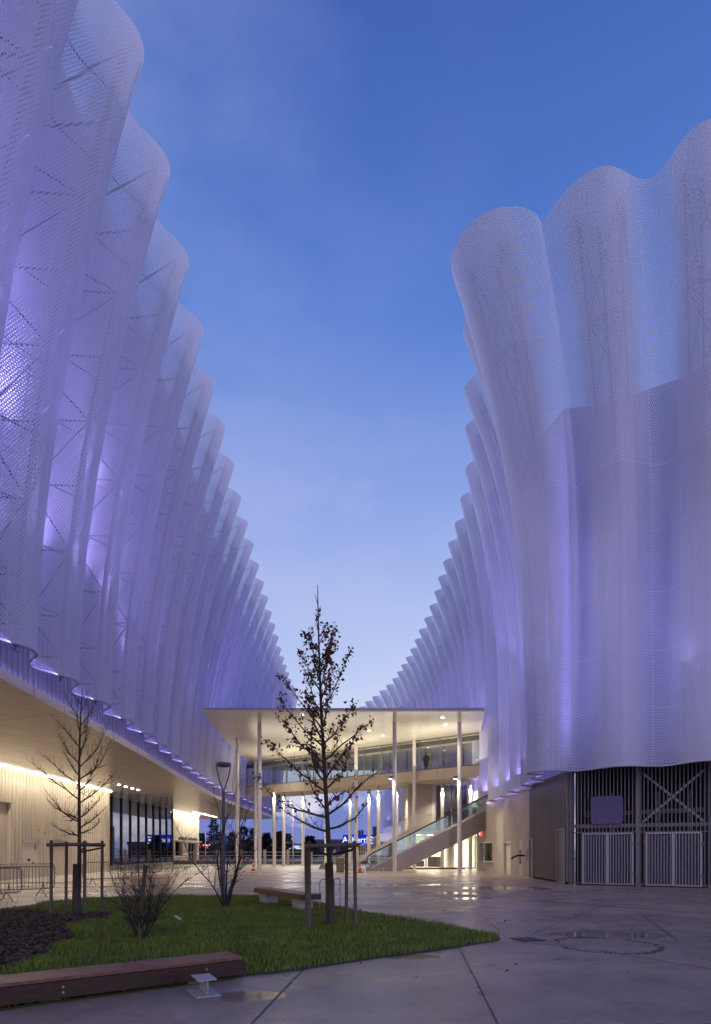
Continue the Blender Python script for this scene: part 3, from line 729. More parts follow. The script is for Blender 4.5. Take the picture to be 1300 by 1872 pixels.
mb.box((x0,yd+.3,3.12),(x0+.2,yd+8,7.2)); mb.build('interior', M['interior'], LO)
mb = MB(); mb.lathe((8.35,yd+1.2,.06), [(.42,0),(.42,2.88)], 20); mb.build('round_pillar', M['interior'], LO)
mb = MB(); mb.box((6.6,yd+2.6,.06),(7.9,yd+3.1,1.0)); mb.box((5.2,yd+3,.06),(6.3,yd+3.4,.6)); mb.build('counter', M['black'], LO)
mb = MB()
for x in (5.4,7.0,9.8,11): mb.box((x-.5,yd+1.8,2.93),(x+.5,yd+3.2,2.948))
mb.build('ceiling_light', M['strip'], LO)
tag(LO)
mb = MB(); mb.box((3.9,49.4,.02),(9.0,51.6,.14)); solo(mb, 'timber_deck', M['wood_orange'], 'low orange timber deck platform under the escalator', 'platform')

# ------------------------------------------------------------------ escalator
ES = thing('escalator', (5,45,0), 'long stainless steel escalator with green glass balustrades rising right into the hall', 'escalator')
ang = math.atan2(4.55, 9.0); ux, uz = math.cos(ang), math.sin(ang)
ey0, ey1 = 44.6, 46.0
def ep(s, n): return (1.55 + ux*s - uz*n, 0.45 + uz*s + ux*n)     # along, normal -> x, z
def eprism(mb, pts, y0, y1):
    n = len(mb.v); m = len(pts)
    mb.v += [(x, y0, z) for x, z in pts] + [(x, y1, z) for x, z in pts]
    mb.f.append(tuple(range(n, n+m))); mb.f.append(tuple(range(n+2*m-1, n+m-1, -1)))
    for i in range(m): j = (i+1) % m; mb.f.append((n+i, n+m+i, n+m+j, n+j))
SLN = 10.4
mb = MB(); side_p = [(1.0,.25),(1.0,.02),(3.0,.02),(10.3,3.30),(11.8,3.55),(11.8,5.4),ep(SLN,0),ep(0,0)]
side_p = [(.8,.30),(.8,.02),(3.3,.02),ep(8.7,-1.28),(11.6,3.72),(11.6,5.35),ep(SLN,0),ep(0,0)]
eprism(mb, side_p, ey0, ey1); mb.build('truss_casing', M['stainless'], ES)
mb = MB(); a = ep(-.4,.02); b = ep(SLN,.02)
for y in (ey0-.02, ey1-.06): mb.bar((a[0],y+.04,a[1]), (b[0],y+.04,b[1]), .1, .09)
mb.build('skirt_trim', M['white_steel'], ES)
for y in (ey0+.06, ey1-.08):
    mb = MB(); eprism(mb, [ep(-.3,.07),ep(SLN,.07),ep(SLN,.88),ep(.2,.88),ep(-.3,.7)], y, y+.015); mb.build('glass_balustrade', M['glass_balu'], ES)
    mb = MB(); pts = [ep(-.35,.1),ep(-.5,.5),ep(-.3,.86),ep(.2,.93),ep(SLN,.93)]
    mb.tube([(p[0],y+.008,p[1]) for p in pts], .045, 8); mb.build('handrail', M['rubber'], ES)
mb = MB()
for i in range(26):
    s = .3+i*.4; p = ep(s, .02); mb.box((p[0]-.1,ey0+.12,p[1]-.15),(p[0]+.26,ey1-.12,p[1]+.09))
mb.build('steps', M['plain_concrete'], ES)

# ------------------------------------------------------------------ staircase behind
ST = thing('staircase', (1.5,49,0), 'pale concrete staircase with white upright railings rising right behind the escalator', 'staircase')
sy0, sy1 = 48.2, 50.4
mb = MB(); n = 20; sx, sz = -1.35, 0.0; tr, rs = .305, .172
poly = [(sx,.01)]
for i in range(n): poly += [(sx+i*tr, (i+1)*rs), (sx+(i+1)*tr, (i+1)*rs)]
poly += [(sx+n*tr+1.6, n*rs),(sx+n*tr+1.6, n*rs-.3),(sx+n*tr, n*rs-.35),(sx+.6,.01)]
eprism(mb, poly, sy0, sy1); mb.build('flight', M['plain_concrete'], ST)
for y in (sy0+.05, sy1-.05):
    mb = MB(); a = (sx,y,1.0); b = (sx+n*tr,y,n*rs+1.0); c = (sx+n*tr+1.6,y,n*rs+1.0)
    mb.bar(a, b, .05); mb.bar(b, c, .05)
    for i in range(44):
        x = sx+.05+i*.175; zz = min(n*rs, (x-sx)/tr*rs); mb.bar((x,y,zz+.03),(x,y,zz+1.0), .022, .03)
    mb.build('railing', M['column'], ST)

# ------------------------------------------------------------------ person on the bridge
s_p = None
d0 = 48.6; best = min((abs(px(774, (BA+bd*s).y) - (BA+bd*s).x), s) for s in [i*.02 for i in range(int(bl/.02))])[1]
q = Vector(bp(best, 8.07, -.45)); PE = thing('person', (q.x, q.y, 8.07), 'person in a long dark hooded coat standing behind the footbridge panes, hands in pockets', 'person')
k = .85
def rg(mb, rows, cx=0, cy=0, n=14):
    rings = []
    for z, rx, ry, ox, oy in rows:
        b = len(mb.v); rings.append(b)
        for j in range(n):
            t = 2*math.pi*j/n; mb.v.append((q.x+(cx+ox+rx*math.cos(t))*k, q.y+(cy+oy+ry*math.sin(t))*k, 8.07+z*k))
    for a, b in zip(rings, rings[1:]):
        for j in range(n): mb.f.append((a+j,a+(j+1)%n,b+(j+1)%n,b+j))
    mb.f.append(tuple(rings[0]+n-1-j for j in range(n))); mb.f.append(tuple(rings[-1]+j for j in range(n)))
mb = MB()
rg(mb, [(.80,.15,.11,0,0),(.95,.17,.12,0,0),(1.15,.14,.1,0,0),(1.36,.185,.11,0,0),(1.42,.11,.08,0,0),(1.47,.055,.055,0,0),(1.53,.06,.065,0,0),(1.60,.078,.095,0,-.01),(1.67,.08,.1,0,0),(1.73,.06,.075,0,0),(1.75,.02,.03,0,0)])
for sx_ in (-.09,.085):
    rg(mb, [(.0,.045,.12,sx_,-.05),(.06,.045,.10,sx_,-.03),(.1,.04,.045,sx_,0),(.3,.055,.06,sx_,0),(.45,.05,.055,sx_,0),(.83,.085,.085,sx_*.95,0)])
mb.build('body', M['skin'], PE, smooth=True)
mb = MB()
rg(mb, [(.50,.235,.165,0,0),(.52,.24,.17,0,0),(.75,.23,.16,0,0),(1.0,.20,.14,0,0),(1.2,.21,.14,0,0),(1.37,.225,.135,0,0),(1.44,.15,.11,0,0),(1.50,.09,.09,0,0)])
for sg in (-1,1):
    mb.tube([(q.x+sg*.2*k,q.y,8.07+1.38*k),(q.x+sg*.285*k,q.y+.03*k,8.07+1.10*k),(q.x+sg*.22*k,q.y-.1*k,8.07+.88*k)], [.07*k,.062*k,.05*k], 8)
mb.build('coat', M['black'], PE, smooth=True)
mb = MB()
for sx_ in (-.09,.085): rg(mb, [(.0,.055,.13,sx_,-.05),(.07,.055,.11,sx_,-.03),(.12,.055,.06,sx_,0),(.53,.085,.085,sx_,0)])
mb.build('boots', M['black'], PE, smooth=True)
mb = MB(); rg(mb, [(1.40,.13,.09,0,.05),(1.55,.115,.10,0,.035),(1.66,.105,.115,0,.02),(1.75,.085,.1,0,.01),(1.785,.03,.04,0,.01)]); mb.build('hood', M['black'], PE, smooth=True)

# ------------------------------------------------------------------ ground
mb = MB(); g = 40
xs = np.linspace(-400,400,g); ys = np.linspace(-60,900,g)
mb.quad((-900,-80,0),(900,-80,0),(900,1500,0),(-900,1500,0)); struct(mb, 'plaza_ground', M['paving'])
mb = MB(); mb.prism([(10.5,41.6),(9.0,43.0),(4,43.4),(-8,43.2),(-11.5,42.0),(-14.3,36),(-14.9,28),(-15,14),(-18.5,14),(-18.5,45.4),(-20,45.4),(-20.4,87),(-16,92),(14,92),(14,48)], .002, .008)
struct(mb, 'pale_pavement', M['pavement'])
def strip(mb, pts, w, z):
    for a, b in zip(pts, pts[1:]):
        a, b = Vector((a[0],a[1],0)), Vector((b[0],b[1],0)); d = (b-a).normalized(); n = Vector((-d.y,d.x,0))*w/2
        p = [a-n, b-n, b+n, a+n]; mb.quad(*[(v.x,v.y,z) for v in p])
def gpx(x, y): d = H*F/(y-1553.0); return (px(x, d), d)
mb = MB()
for k_, ln in enumerate(([(829,1647),(862,1662),(895,1687),(925,1714)],[(961,1714),(1033,1682),(1100,1657),(1125,1649)],[(840,1733),(874,1800),(910,1872)],[(555,1772),(510,1819),(460,1872)],
           [(940,1722),(1050,1731),(1180,1752),(1300,1772)],[(655,1690),(645,1655),(632,1635)],[(1165,1667),(1240,1720)],[(420,1619),(560,1616),(620,1610)],[(90,1625),(250,1617),(420,1606)])):
    strip(mb, [gpx(*p) for p in ln], .02, .004+.0004*k_)
struct(mb, 'paving_joint', M['joint'])
mb = MB(); strip(mb, [gpx(*p) for p in ((655,1622),(800,1633),(960,1645),(1130,1658),(1300,1672),(1500,1688))], .05, .0085)
struct(mb, 'drain_line', M['joint'])
mb = MB(); c = gpx(965,1718); mb.obox((c[0],c[1],.006), (.22,.03,0), (-.06,.2,0), (0,0,.006)); solo(mb, 'drain_grate', M['grate'], 'small dark drain grate in the paving at the lawn tip', 'drain')
mb = MB(); random.seed(11)
cx, cd = gpx(1108, 1728)
for i in range(70):
    a = i/70*2*math.pi; r = .86+random.uniform(-.04,.04); w = .028*random.uniform(.5,1.5)
    if 2.6 < a < 3.4: continue
    mb.obox((cx+r*math.cos(a), cd+r*math.sin(a), .0048+.00003*i), (math.cos(a)*w*1.6, math.sin(a)*w*1.6, 0), (-math.sin(a)*w*.6, math.cos(a)*w*.6, 0), (0,0,.002))
struct(mb, 'paving_ring', M['faint'])

# ------------------------------------------------------------------ lawn, mulch
lawn_px = [(915,1718),(880,1706),(800,1690),(700,1675),(620,1660),(560,1648),(500,1641),(440,1639),(370,1639),(300,1640),(200,1643),(100,1650),(35,1661)]
lawn = [gpx(*p) for p in lawn_px] + [(-10.6,13.5),(-10.4,10.0),(-7.2,7.0),(-4.2,5.75),(-3.45,6.25),(-1.5,7.72)] + [gpx(*p) for p in ((500,1780),(560,1772),(640,1760),(700,1751),(760,1744),(820,1735),(870,1727))]
def smooth_poly(P, k=4):
    n = len(P); out = []
    for i in range(n):
        p0, p1, p2, p3 = (np.array(P[(i+j) % n]) for j in (-1,0,1,2))
        for s in range(k):
            t = s/k; out.append(tuple(.5*((2*p1)+(-p0+p2)*t+(2*p0-5*p1+4*p2-p3)*t*t+(-p0+3*p1-3*p2+p3)*t**3)))
    return out
LW = smooth_poly(lawn)
mb = MB(); mb.prism(LW, .001, .022); struct(mb, 'lawn_ground', M['lawn'])
mul_px = [(20,1667),(70,1668),(110,1676),(200,1672),(192,1684),(150,1688),(118,1697),(135,1716),(100,1730),(85,1748),(40,1765),(0,1775)]
mulch = [gpx(*p) for p in mul_px] + [(-6.3,7.6),(-9.8,10.4),(-10.2,13.2)]
MU = smooth_poly(mulch, 3)
mb = MB(); mb.prism(MU, .0225, .05); struct(mb, 'mulch_bed', M['soil'])
def inside(poly, X, Y):
    P = np.array(poly); res = np.zeros(len(X), bool); j = len(P)-1
    for i in range(len(P)):
        xi, yi = P[i]; xj, yj = P[j]
        c = ((yi > Y) != (yj > Y)) & (X < (xj-xi)*(Y-yi)/(yj-yi+1e-12)+xi); res ^= c; j = i
    return res
def scatter(poly, n, seed):
    rs = np.random.RandomState(seed); P = np.array(poly); lo, hi = P.min(0), P.max(0)
    X = rs.uniform(lo[0], hi[0], n*3); Y = rs.uniform(lo[1], hi[1], n*3); k = inside(poly, X, Y); return X[k], Y[k], rs
def fast_mesh(name, V, Fq, mats, idx=None):
    me = bpy.data.meshes.new(name); nf, kk = Fq.shape
    me.vertices.add(len(V)); me.vertices.foreach_set('co', V.astype(np.float32).ravel())
    me.loops.add(nf*kk); me.loops.foreach_set('vertex_index', Fq.astype(np.int32).ravel())
    me.polygons.add(nf); me.polygons.foreach_set('loop_start', np.arange(0, nf*kk, kk, dtype=np.int32))
    for m in mats: me.materials.append(m)
    if idx is not None: me.polygons.foreach_set('material_index', idx.astype(np.int32))
    me.update(calc_edges=True); o = bpy.data.objects.new(name, me); C.objects.link(o); return o
M['g1'] = basic('grass_blade', (.20,.275,.014,1), (.11,.165,.012,1), 1.2, .55, coords='w')
M['g2'] = basic('grass_blade_pale', (.33,.38,.06,1), (.22,.26,.05,1), 1.2, .55, coords='w')
M['g3'] = basic('grass_blade_dry', (.16,.12,.06,1), (.10,.08,.04,1), 1.2, .7, coords='w')
X, Y, rs = scatter(LW, 62000, 5)
mm = ~inside(MU, X, Y); X, Y = X[mm], Y[mm]
n = len(X); clump = np.sin(X*2.1+np.sin(Y*1.7)*1.4)*np.cos(Y*2.6+np.sin(X*1.3))*.5 + .5
h = rs.uniform(.05,.10,n)*(.65+.7*clump); a = rs.uniform(0,6.283,n); w = rs.uniform(.004,.0075,n); ln = rs.uniform(.15,.75,n)*h
ba = rs.uniform(0,6.283,n); dx, dy = np.cos(a)*w, np.sin(a)*w; bx, by = np.cos(ba)*ln, np.sin(ba)*ln; z = np.full(n,.018)
V = np.stack([np.stack([X-dx,Y-dy,z],1),np.stack([X+dx,Y+dy,z],1),np.stack([X+bx*.4+dx*.7,Y+by*.4+dy*.7,z+h*.6],1),np.stack([X+bx*.4-dx*.7,Y+by*.4-dy*.7,z+h*.6],1),np.stack([X+bx,Y+by,z+h],1)],1).reshape(-1,3)
b0 = np.arange(n)*5; F1 = np.stack([b0,b0+1,b0+2],1); F2 = np.stack([b0,b0+2,b0+3],1); F3 = np.stack([b0+3,b0+2,b0+4],1)
r_ = rs.uniform(0,1,n); mi = np.where(r_ < .80, 0, np.where(r_ < .96, 1, 2))
tag(fast_mesh('grass', V, np.concatenate([F1,F2,F3]), [M['g1'],M['g2'],M['g3']], np.concatenate([mi]*3)), 'short wet green grass of the lawn', 'grass', kind='stuff')
X, Y, rs = scatter(MU, 5200, 6); n = len(X)
L_, W_ = rs.uniform(.02,.06,n), rs.uniform(.008,.022,n); a = rs.uniform(0,6.283,n); t1 = rs.uniform(-.5,.5,n); t2 = rs.uniform(-.6,.6,n)
zc = rs.uniform(.05,.095,n); ex = np.stack([np.cos(a)*L_,np.sin(a)*L_,t1*L_],1); ey = np.stack([-np.sin(a)*W_,np.cos(a)*W_,t2*W_],1); cc = np.stack([X,Y,zc],1); up = np.array([0,0,.005])
V = np.stack([cc-ex-ey,cc+ex-ey,cc+ex+ey,cc-ex+ey,cc-ex*.8-ey*.8+up,cc+ex*.9-ey*.7+up,cc+ex*.8+ey*.8+up,cc-ex*.9+ey*.7+up],1).reshape(-1,3)
b0 = np.arange(n)*8; Q = np.concatenate([np.stack([b0+i for i in q],1) for q in ((3,2,1,0),(4,5,6,7),(0,1,5,4),(1,2,6,5),(2,3,7,6),(3,0,4,7))])
tag(fast_mesh('bark_mulch', V, Q, [M['chip'],M['soil'],M['tan']], np.tile(rs.choice([0,0,0,1,1,2], n, p=[.2,.2,.2,.16,.16,.08]), 6)), 'brown bark mulch chips covering the planting bed', 'mulch', kind='stuff')
# ------------------------------------------------------------------ trees and shrubs
def limb(mb, p, d, L, r, rnd, up=.25, wob=.12, n=6, sides=5, tip=.18):
    pts = [Vector(p)]; rad = [r]; d = Vector(d).normalized()
    for i in range(n):
        d = (d + Vector((rnd.gauss(0,wob), rnd.gauss(0,wob), rnd.gauss(0,wob*.6)+up/n))).normalized()
        pts.append(pts[-1] + d*L/n); rad.append(r*(1-(1-tip)*(i+1)/n))
    mb.tube(pts, rad, sides); return pts, rad
def leaf(V, Fc, p, size, rnd):
    a = Vector((rnd.gauss(0,1), rnd.gauss(0,1), rnd.gauss(-.5,.8))).normalized()
    b = a.cross(Vector((rnd.gauss(0,1), rnd.gauss(0,1), rnd.gauss(0,1)))).normalized(); c = a.cross(b)
    n = len(V); w = size*.36
    for t, s, z in ((0,.12,0),(.35,1,.12),(.7,.75,.1),(1,.08,-.12),(.7,-.75,.1),(.35,-1,.12)):
        V.append(tuple(Vector(p) + a*size*t + b*w*s + c*size*z))
    Fc.append((n,n+1,n+2,n+3)); Fc.append((n,n+3,n+4,n+5))
def young_tree(base, height, r0, branches, rnd, leaves, lean=(0,0), first=2.0, twig=3):
    tr = MB(); V, Fc = [], []; base = Vector(base); pts = []; rad = []
    N = 16
    for i in range(N+1):
        t = i/N; pts.append(base + Vector((lean[0]*t + .03*math.sin(5*t+1), lean[1]*t + .03*math.cos(4*t), height*t))); rad.append(r0*(1-t)**.85 + .006)
    tr.tube(pts, rad, 8)
    def at(z): t = min(z/height, .999)*N; i = int(t); return pts[i].lerp(pts[i+1], t-i), rad[i]
    for (z, az, L, el, lf) in branches:
        p, rr = at(z); a = R(az); e = R(el)
        d = Vector((math.cos(a)*math.cos(e), math.sin(a)*math.cos(e), math.sin(e)))
        bp_, br = limb(tr, p, d, L*(1.12 if leaves else 1), max(.008, min(rr*.55, .012+.012*L)), rnd, up=.55 if leaves else .8, wob=.14, n=8)
        for j in range(1, len(bp_)):
            for s in range(twig if leaves else twig+2):
                if rnd.random() < .25: continue
                dd = (bp_[j]-bp_[j-1]).normalized() + Vector((rnd.gauss(0,.6), rnd.gauss(0,.6), rnd.gauss(.25,.4)))
                tl = L*rnd.uniform(.12,.34)*(1.15-.6*j/len(bp_)); tp, _ = limb(tr, bp_[j], dd, tl, br[j]*.42+.0008, rnd, up=.3, wob=.16, n=4, sides=3, tip=.4)
                if leaves and j >= 2:
                    for q in tp[1:]:
                        if rnd.random() < lf:
                            for _ in range(rnd.randint(1,2)): leaf(V, Fc, q + Vector((rnd.gauss(0,.03),rnd.gauss(0,.03),rnd.gauss(-.02,.03))), rnd.uniform(.04,.095), rnd)
                elif not leaves and rnd.random() < .5:
                    limb(tr, tp[2], dd+Vector((rnd.gauss(0,.7),rnd.gauss(0,.7),.3)), tl*.5, .0022, rnd, n=3, sides=3)
    return tr, V, Fc
def leaves_obj(name, V, Fc, mat, parent):
    mb = MB(); mb.v = V; mb.f = Fc; return mb.build(name, mat, parent)
# centre tree with withered leaves
rnd = random.Random(21)
TB = (px(604,12.75), 12.75, .02)
T1 = thing('young_tree', TB, 'young oak still holding withered brown leaves, staked at the lawn middle', 'tree')
br = []
spec = [(2.0,185,1.25,12,.22),(2.05,10,1.3,8,.2),(2.3,170,1.5,26,.5),(2.35,-15,1.4,20,.34),(2.4,250,1.0,25,.4),(2.45,80,1.0,25,.4),(2.85,178,1.45,33,.95),(2.9,12,1.0,35,.7),(3.05,205,1.35,35,.95),(3.1,-40,1.0,32,.6),(3.2,120,.9,35,.8),
        (3.45,182,1.35,38,1),(3.5,5,1.3,36,.85),(3.55,280,.8,38,.8),(3.8,160,1.25,42,1),(3.85,25,1.05,42,.9),(3.95,225,.9,40,.8),(4.15,190,1.2,46,1),(4.2,-10,1.0,46,.9),(4.3,100,.7,44,.8),(4.55,170,1.1,50,.95),(4.6,15,1.15,52,.9),
        (4.75,300,.7,50,.9),(4.95,185,.85,52,.95),(5.0,-5,1.1,58,.9),(5.15,140,.6,55,.9),(5.3,20,.75,58,.9),(5.4,200,.7,58,.8),(5.6,0,.6,60,.85),(5.75,175,.55,62,.5),(5.95,40,.45,62,.5),(6.2,210,.4,65,.2),(6.5,20,.3,68,0),(6.8,190,.22,70,0)]
tr, V, Fc = young_tree(TB, 7.22, .062, spec, rnd, True, lean=(-.26,0))
tr.build('trunk', M['bark'], T1, smooth=True); leaves_obj('crown', V, Fc, M['leaf'], T1)
mb = MB(); mb.tube([(TB[0]-.002,TB[1],.0),(TB[0]-.012,TB[1],.7),(TB[0]-.028,TB[1],1.36)], [.10,.092,.088], 14); mb.build('trunk_wrap', M['wrap'], T1, smooth=True)
# bare tree at left
rnd = random.Random(5); TB2 = (px(140,15.0), 15.0, .03)
T2 = thing('young_tree', TB2, 'slender leafless young tree with upswept twigs in the mulch bed, left of the lawn', 'tree')
spec = [(1.95,180,.75,8,0),(2.0,0,.7,10,0),(2.15,30,.8,12,0),(2.3,178,1.35,22,0),(2.35,215,.9,15,0),(2.4,-10,.8,20,0),(2.75,10,1.15,25,0),(2.85,185,1.5,32,0),(2.95,120,.8,30,0),(3.05,-5,1.4,36,0),(3.2,190,1.2,35,0),(3.35,5,1.3,34,0),(3.45,260,.7,35,0),
        (3.65,15,1.35,42,0),(3.75,175,1.1,42,0),(3.9,90,.6,40,0),(4.05,-15,.9,45,0),(4.15,188,1.0,46,0),(4.4,8,.95,48,0),(4.5,172,.85,50,0),(4.7,10,.8,52,0),(4.85,185,.7,55,0),(5.05,0,.5,58,0),(5.2,180,.45,60,0),(5.35,30,.3,64,0)]
tr, V, Fc = young_tree(TB2, 5.65, .055, spec, rnd, False, lean=(.16,0))
tr.build('trunk', M['bark'], T2, smooth=True)
V, Fc = [], []
for _ in range(34):
    leaf(V, Fc, (TB2[0]+rnd.uniform(-1,.9), TB2[1]+rnd.uniform(-.5,.5), rnd.uniform(2.0,3.6)), rnd.uniform(.03,.06), rnd)
leaves_obj('withered_leaf', V, Fc, M['leaf'], T2)
mb = MB(); mb.tube([(TB2[0],TB2[1],0),(TB2[0]+.005,TB2[1],.7),(TB2[0]+.012,TB2[1],1.28)], [.11,.1,.095], 14); mb.build('trunk_wrap', M['wrap'], T2, smooth=True)
# stake frames
def stake_frame(corners, h, label, straps, rails, trunk, low_back=0):
    c = (sum(p[0] for p in corners)/4, sum(p[1] for p in corners)/4, .02)
    t = thing('tree_stake_frame', c, label, 'tree stakes', 'round timber tree guards'); rnd = random.Random(len(label))
    for x, y in corners:
        mb = MB(); lx, ly = rnd.uniform(-.03,.03), rnd.uniform(-.02,.02)
        mb.tube([(x+lx,y+ly,-.05),(x+lx*.5,y,.9),(x,y,h+rnd.uniform(-.01,.03))], [.036,.039,.036], 10); mb.build('stake', M['stake'], t, smooth=True)
    for i, j in rails:
        a, b = Vector((*corners[i],h-.09)), Vector((*corners[j],h-.07)); d = (b-a).normalized(); o = Vector((d.y,-d.x,0))*.07
        if (a+b).y/2 > c[1]: o = -o
        mb = MB(); mb.tube([a-d*.09+o, b+d*.09+o], .042, 10); mb.build('rail', M['stake'], t, smooth=True)
    for i in straps:
        x, y = corners[i]; mb = MB(); pts = [(x,y,h-.16),((x*.5+trunk[0]*.5),(y*.5+trunk[1]*.5),h-.22),(trunk[0]+.07*(1 if x < trunk[0] else -1)*-1,trunk[1],h-.27)]
        for a, b in zip(pts, pts[1:]): mb.bar(a, b, .012, .05)
        mb.build('strap', M['rubber'], t)
stake_frame([(px(565,12.2),12.2),(px(648,12.35),12.35),(px(634,13.3),13.3),(px(559,13.25),13.25)], 1.80, 'four round stakes with dark top rails around the leafy oak', (0,1,2,3), ((0,1),(1,2),(0,3)), TB)
stake_frame([(px(94,14.5),14.5),(px(155,14.7),14.7),(px(187,15.6),15.6),(px(122,15.5),15.5)], 1.84, 'four round stakes with reddish top rails around the leafless tree', (1,2), ((0,1),(1,2),(2,3)), TB2)
# shrubs
def shrub(base, stems, h, spread, label, seed, r=.011, lowtwig=True, twigs=5):
    rnd = random.Random(seed); t = thing('bare_shrub', base, label, 'shrub'); mb = MB()
    for i in range(stems):
        a = 2*math.pi*(i+rnd.uniform(-.3,.3))/stems; s = rnd.uniform(.25,1)*spread
        p = Vector(base) + Vector((math.cos(a)*.06, math.sin(a)*.06, -.02)); L = h*rnd.uniform(.7,1.05)
        d = Vector((math.cos(a)*s/h, math.sin(a)*s/h*.8, 1))
        pts, rad = limb(mb, p, d, L, r*rnd.uniform(.7,1.2), rnd, up=.25, wob=.13, n=10, sides=5, tip=.12)
        for j in range(2, len(pts)):
            for _ in range(twigs):
                if rnd.random() < .35: continue
                dd = (pts[j]-pts[j-1]).normalized()*1.1 + Vector((rnd.gauss(0,.75), rnd.gauss(0,.75), rnd.gauss(.05,.35)))
                tp, _r = limb(mb, pts[j], dd, h*rnd.uniform(.08,.27), rad[j]*.45+.0012, rnd, up=.3, wob=.2, n=5, sides=3, tip=.4)
                if rnd.random() < .8: limb(mb, tp[2], dd + Vector((rnd.gauss(0,.7),rnd.gauss(0,.7),.2)), h*rnd.uniform(.04,.1), .0018, rnd, n=3, sides=3)
    mb.build('stems', M['bark'], t)
    return t
shrub((px(258,10.85),10.85,.02), 20, 1.85, 1.25, 'wide many stemmed leafless shrub around a short stake on the front lawn', 4, r=.013, twigs=5)
shrub((px(412,17.0),17.0,.02), 7, 3.7, 1.0, 'tall leafless multi stemmed shrub beside the lamp post', 9, r=.03, twigs=4)
mb = MB(); b = (px(254,10.75),10.75); mb.tube([(b[0],b[1],-.02),(b[0]+.05,b[1],.7),(b[0]+.11,b[1]+.02,1.36)], [.034,.036,.034], 10)
t = thing('wooden_stake', (*b,0), 'single leaning dark wooden stake inside the wide bare shrub', 'stake'); mb.build('post', M['stake'], t, smooth=True)
mb = MB(); mb.lathe((b[0]+.03,b[1],.42), [(.04,-.012),(.041,.012)], 10); mb.build('tie', M['rubber'], t)
mb = MB(); q = (px(325,11.3),11.3,.36); mb.obox(q, (.055,0,-.03), (.008,.01,.0), (.007,0,.012)); solo(mb, 'plant_tag', M['white'], 'small white plant tag hanging in the wide bare shrub', 'tag')
# dry tufts in the mulch
for i, (x, y, h, lab) in enumerate(((72,1672,.42,'small dry brown tuft beside the mulch edge near the near barrier'),(12,1690,.75,'taller straw coloured grass tuft at the far left of the mulch bed'),(188,1722,.5,'sparse dry stalks in the mulch bed, right of the other tufts'))):
    c = gpx(x, y); rnd = random.Random(40+i); t = thing('dry_tuft', (*c,.05), lab, 'plant', 'dry plants in the mulch bed'); mb = MB()
    for _ in range((46,38,14)[i]):
        a = rnd.uniform(0,6.28); s = rnd.uniform(.05,.5); limb(mb, (c[0]+rnd.gauss(0,.05),c[1]+rnd.gauss(0,.05),.04), (math.cos(a)*s,math.sin(a)*s,1), h*rnd.uniform(.5,1.1), .003, rnd, up=-.25, wob=.1, n=4, sides=3)
    mb.build('stalks', M['tan'], t)

# leaves blown off the oak
X, Y, rs = scatter([(-4.5,6.3),(4.2,8.0),(6.0,14),(1.5,18),(-5,19)], 260, 8); V, Fc = [], []; rnd = random.Random(2)
for x, y in list(zip(X, Y))[:240]:
    k = math.hypot(x-TB[0], y-TB[1])
    if rnd.random() < math.exp(-k/4.5): leaf(V, Fc, (x, y, .085 if inside(LW, np.array([x]), np.array([y]))[0] else .012), rnd.uniform(.05,.09), rnd)
mb = MB(); mb.v = [(a, b, max(c, .006)) for a, b, c in V]; mb.f = Fc; tag(mb.build('fallen_leaves', M['leaf']), 'brown fallen leaves scattered on the lawn and paving', 'leaves', kind='stuff')

# ------------------------------------------------------------------ benches and street furniture
t = thing('timber_bench', (-2.7,6.9,0), 'long low dark red timber bench in the foreground at the lawn edge', 'bench')
E = Vector((-1.44,7.68,0)); W0 = Vector((-5.2,4.98,0)); bdv = (W0-E).normalized(); bL = (W0-E).length; bnv = Vector((-bdv.y, bdv.x, 0))
if bnv.y < 0: bnv = -bnv
for i in range(5):
    c = E + bdv*bL/2 + bnv*(.05+i*.1); mb = MB(); mb.obox((c.x,c.y,.252), bdv*bL/2, bnv*.043, (0,0,.02)); mb.build('slat', M['wood_red'], t, bevel=.004)
for off, nm in ((0,'front_beam'),(.5,'rear_beam')):
    c = E + bdv*bL/2 + bnv*off; mb = MB(); mb.obox((c.x,c.y,.142), bdv*(bL/2-.003), bnv*.045, (0,0,.088)); b_ = mb.build(nm, M['wood_dark'], t, bevel=.004)
    if not off:
        for s in (.50,2.10):
            for z in (.115,.175):
                c2 = E + bdv*s - bnv*.047; mb = MB(); mb.tube([tuple(c2+Vector((0,0,z))+bnv*.01), tuple(c2+Vector((0,0,z))-bnv*.006)], .013, 10); mb.build('bolt', M['bolt'], b_)
c = E + bdv*.05 + bnv*.25; mb = MB(); mb.obox((E.x+bnv.x*.25+bdv.x*.04,E.y+bnv.y*.25+bdv.y*.04,.142), bdv*.03, bnv*.2, (0,0,.085)); mb.build('end_board', M['wood_dark'], t)
mb = MB()
for s in (.6,2.2,3.9):
    c = E + bdv*s + bnv*.25; mb.obox((c.x,c.y,.06), bdv*.1, bnv*.2, (0,0,.06))
mb.build('foot', M['galv_dark'], t)
# steel profile stub
t = thing('steel_stub', (-1.76,6.9,0), 'white bolted steel beam stub standing before the foreground bench', 'steel foot')
ad = Vector((-.30,.57,0)).normalized(); wd = Vector((ad.y,-ad.x,0)); c = Vector((-1.72,6.83,0))
mb = MB(); mb.obox((c.x,c.y,.012), ad*.215, wd*.14, (0,0,.008)); mb.build('base_plate', M['white_steel'], t, bevel=.003)
mb = MB(); mb.obox((c.x,c.y,.10), ad*.18, wd*.006, (0,0,.0805)); mb.build('web', M['white_steel'], t)
mb = MB(); mb.obox((c.x,c.y,.187), ad*.18, wd*.105, (0,0,.006)); mb.build('top_flange', M['white_steel'], t, bevel=.002)
for sa, sw in ((-.175,-.09),(-.175,.09),(.175,.09),(.175,-.09)):
    p = c + ad*sa + wd*sw; mb = MB(); mb.lathe((p.x,p.y,.02), [(.014,0),(.014,.014),(.008,.02)], 6); mb.build('bolt', M['bolt'], t)
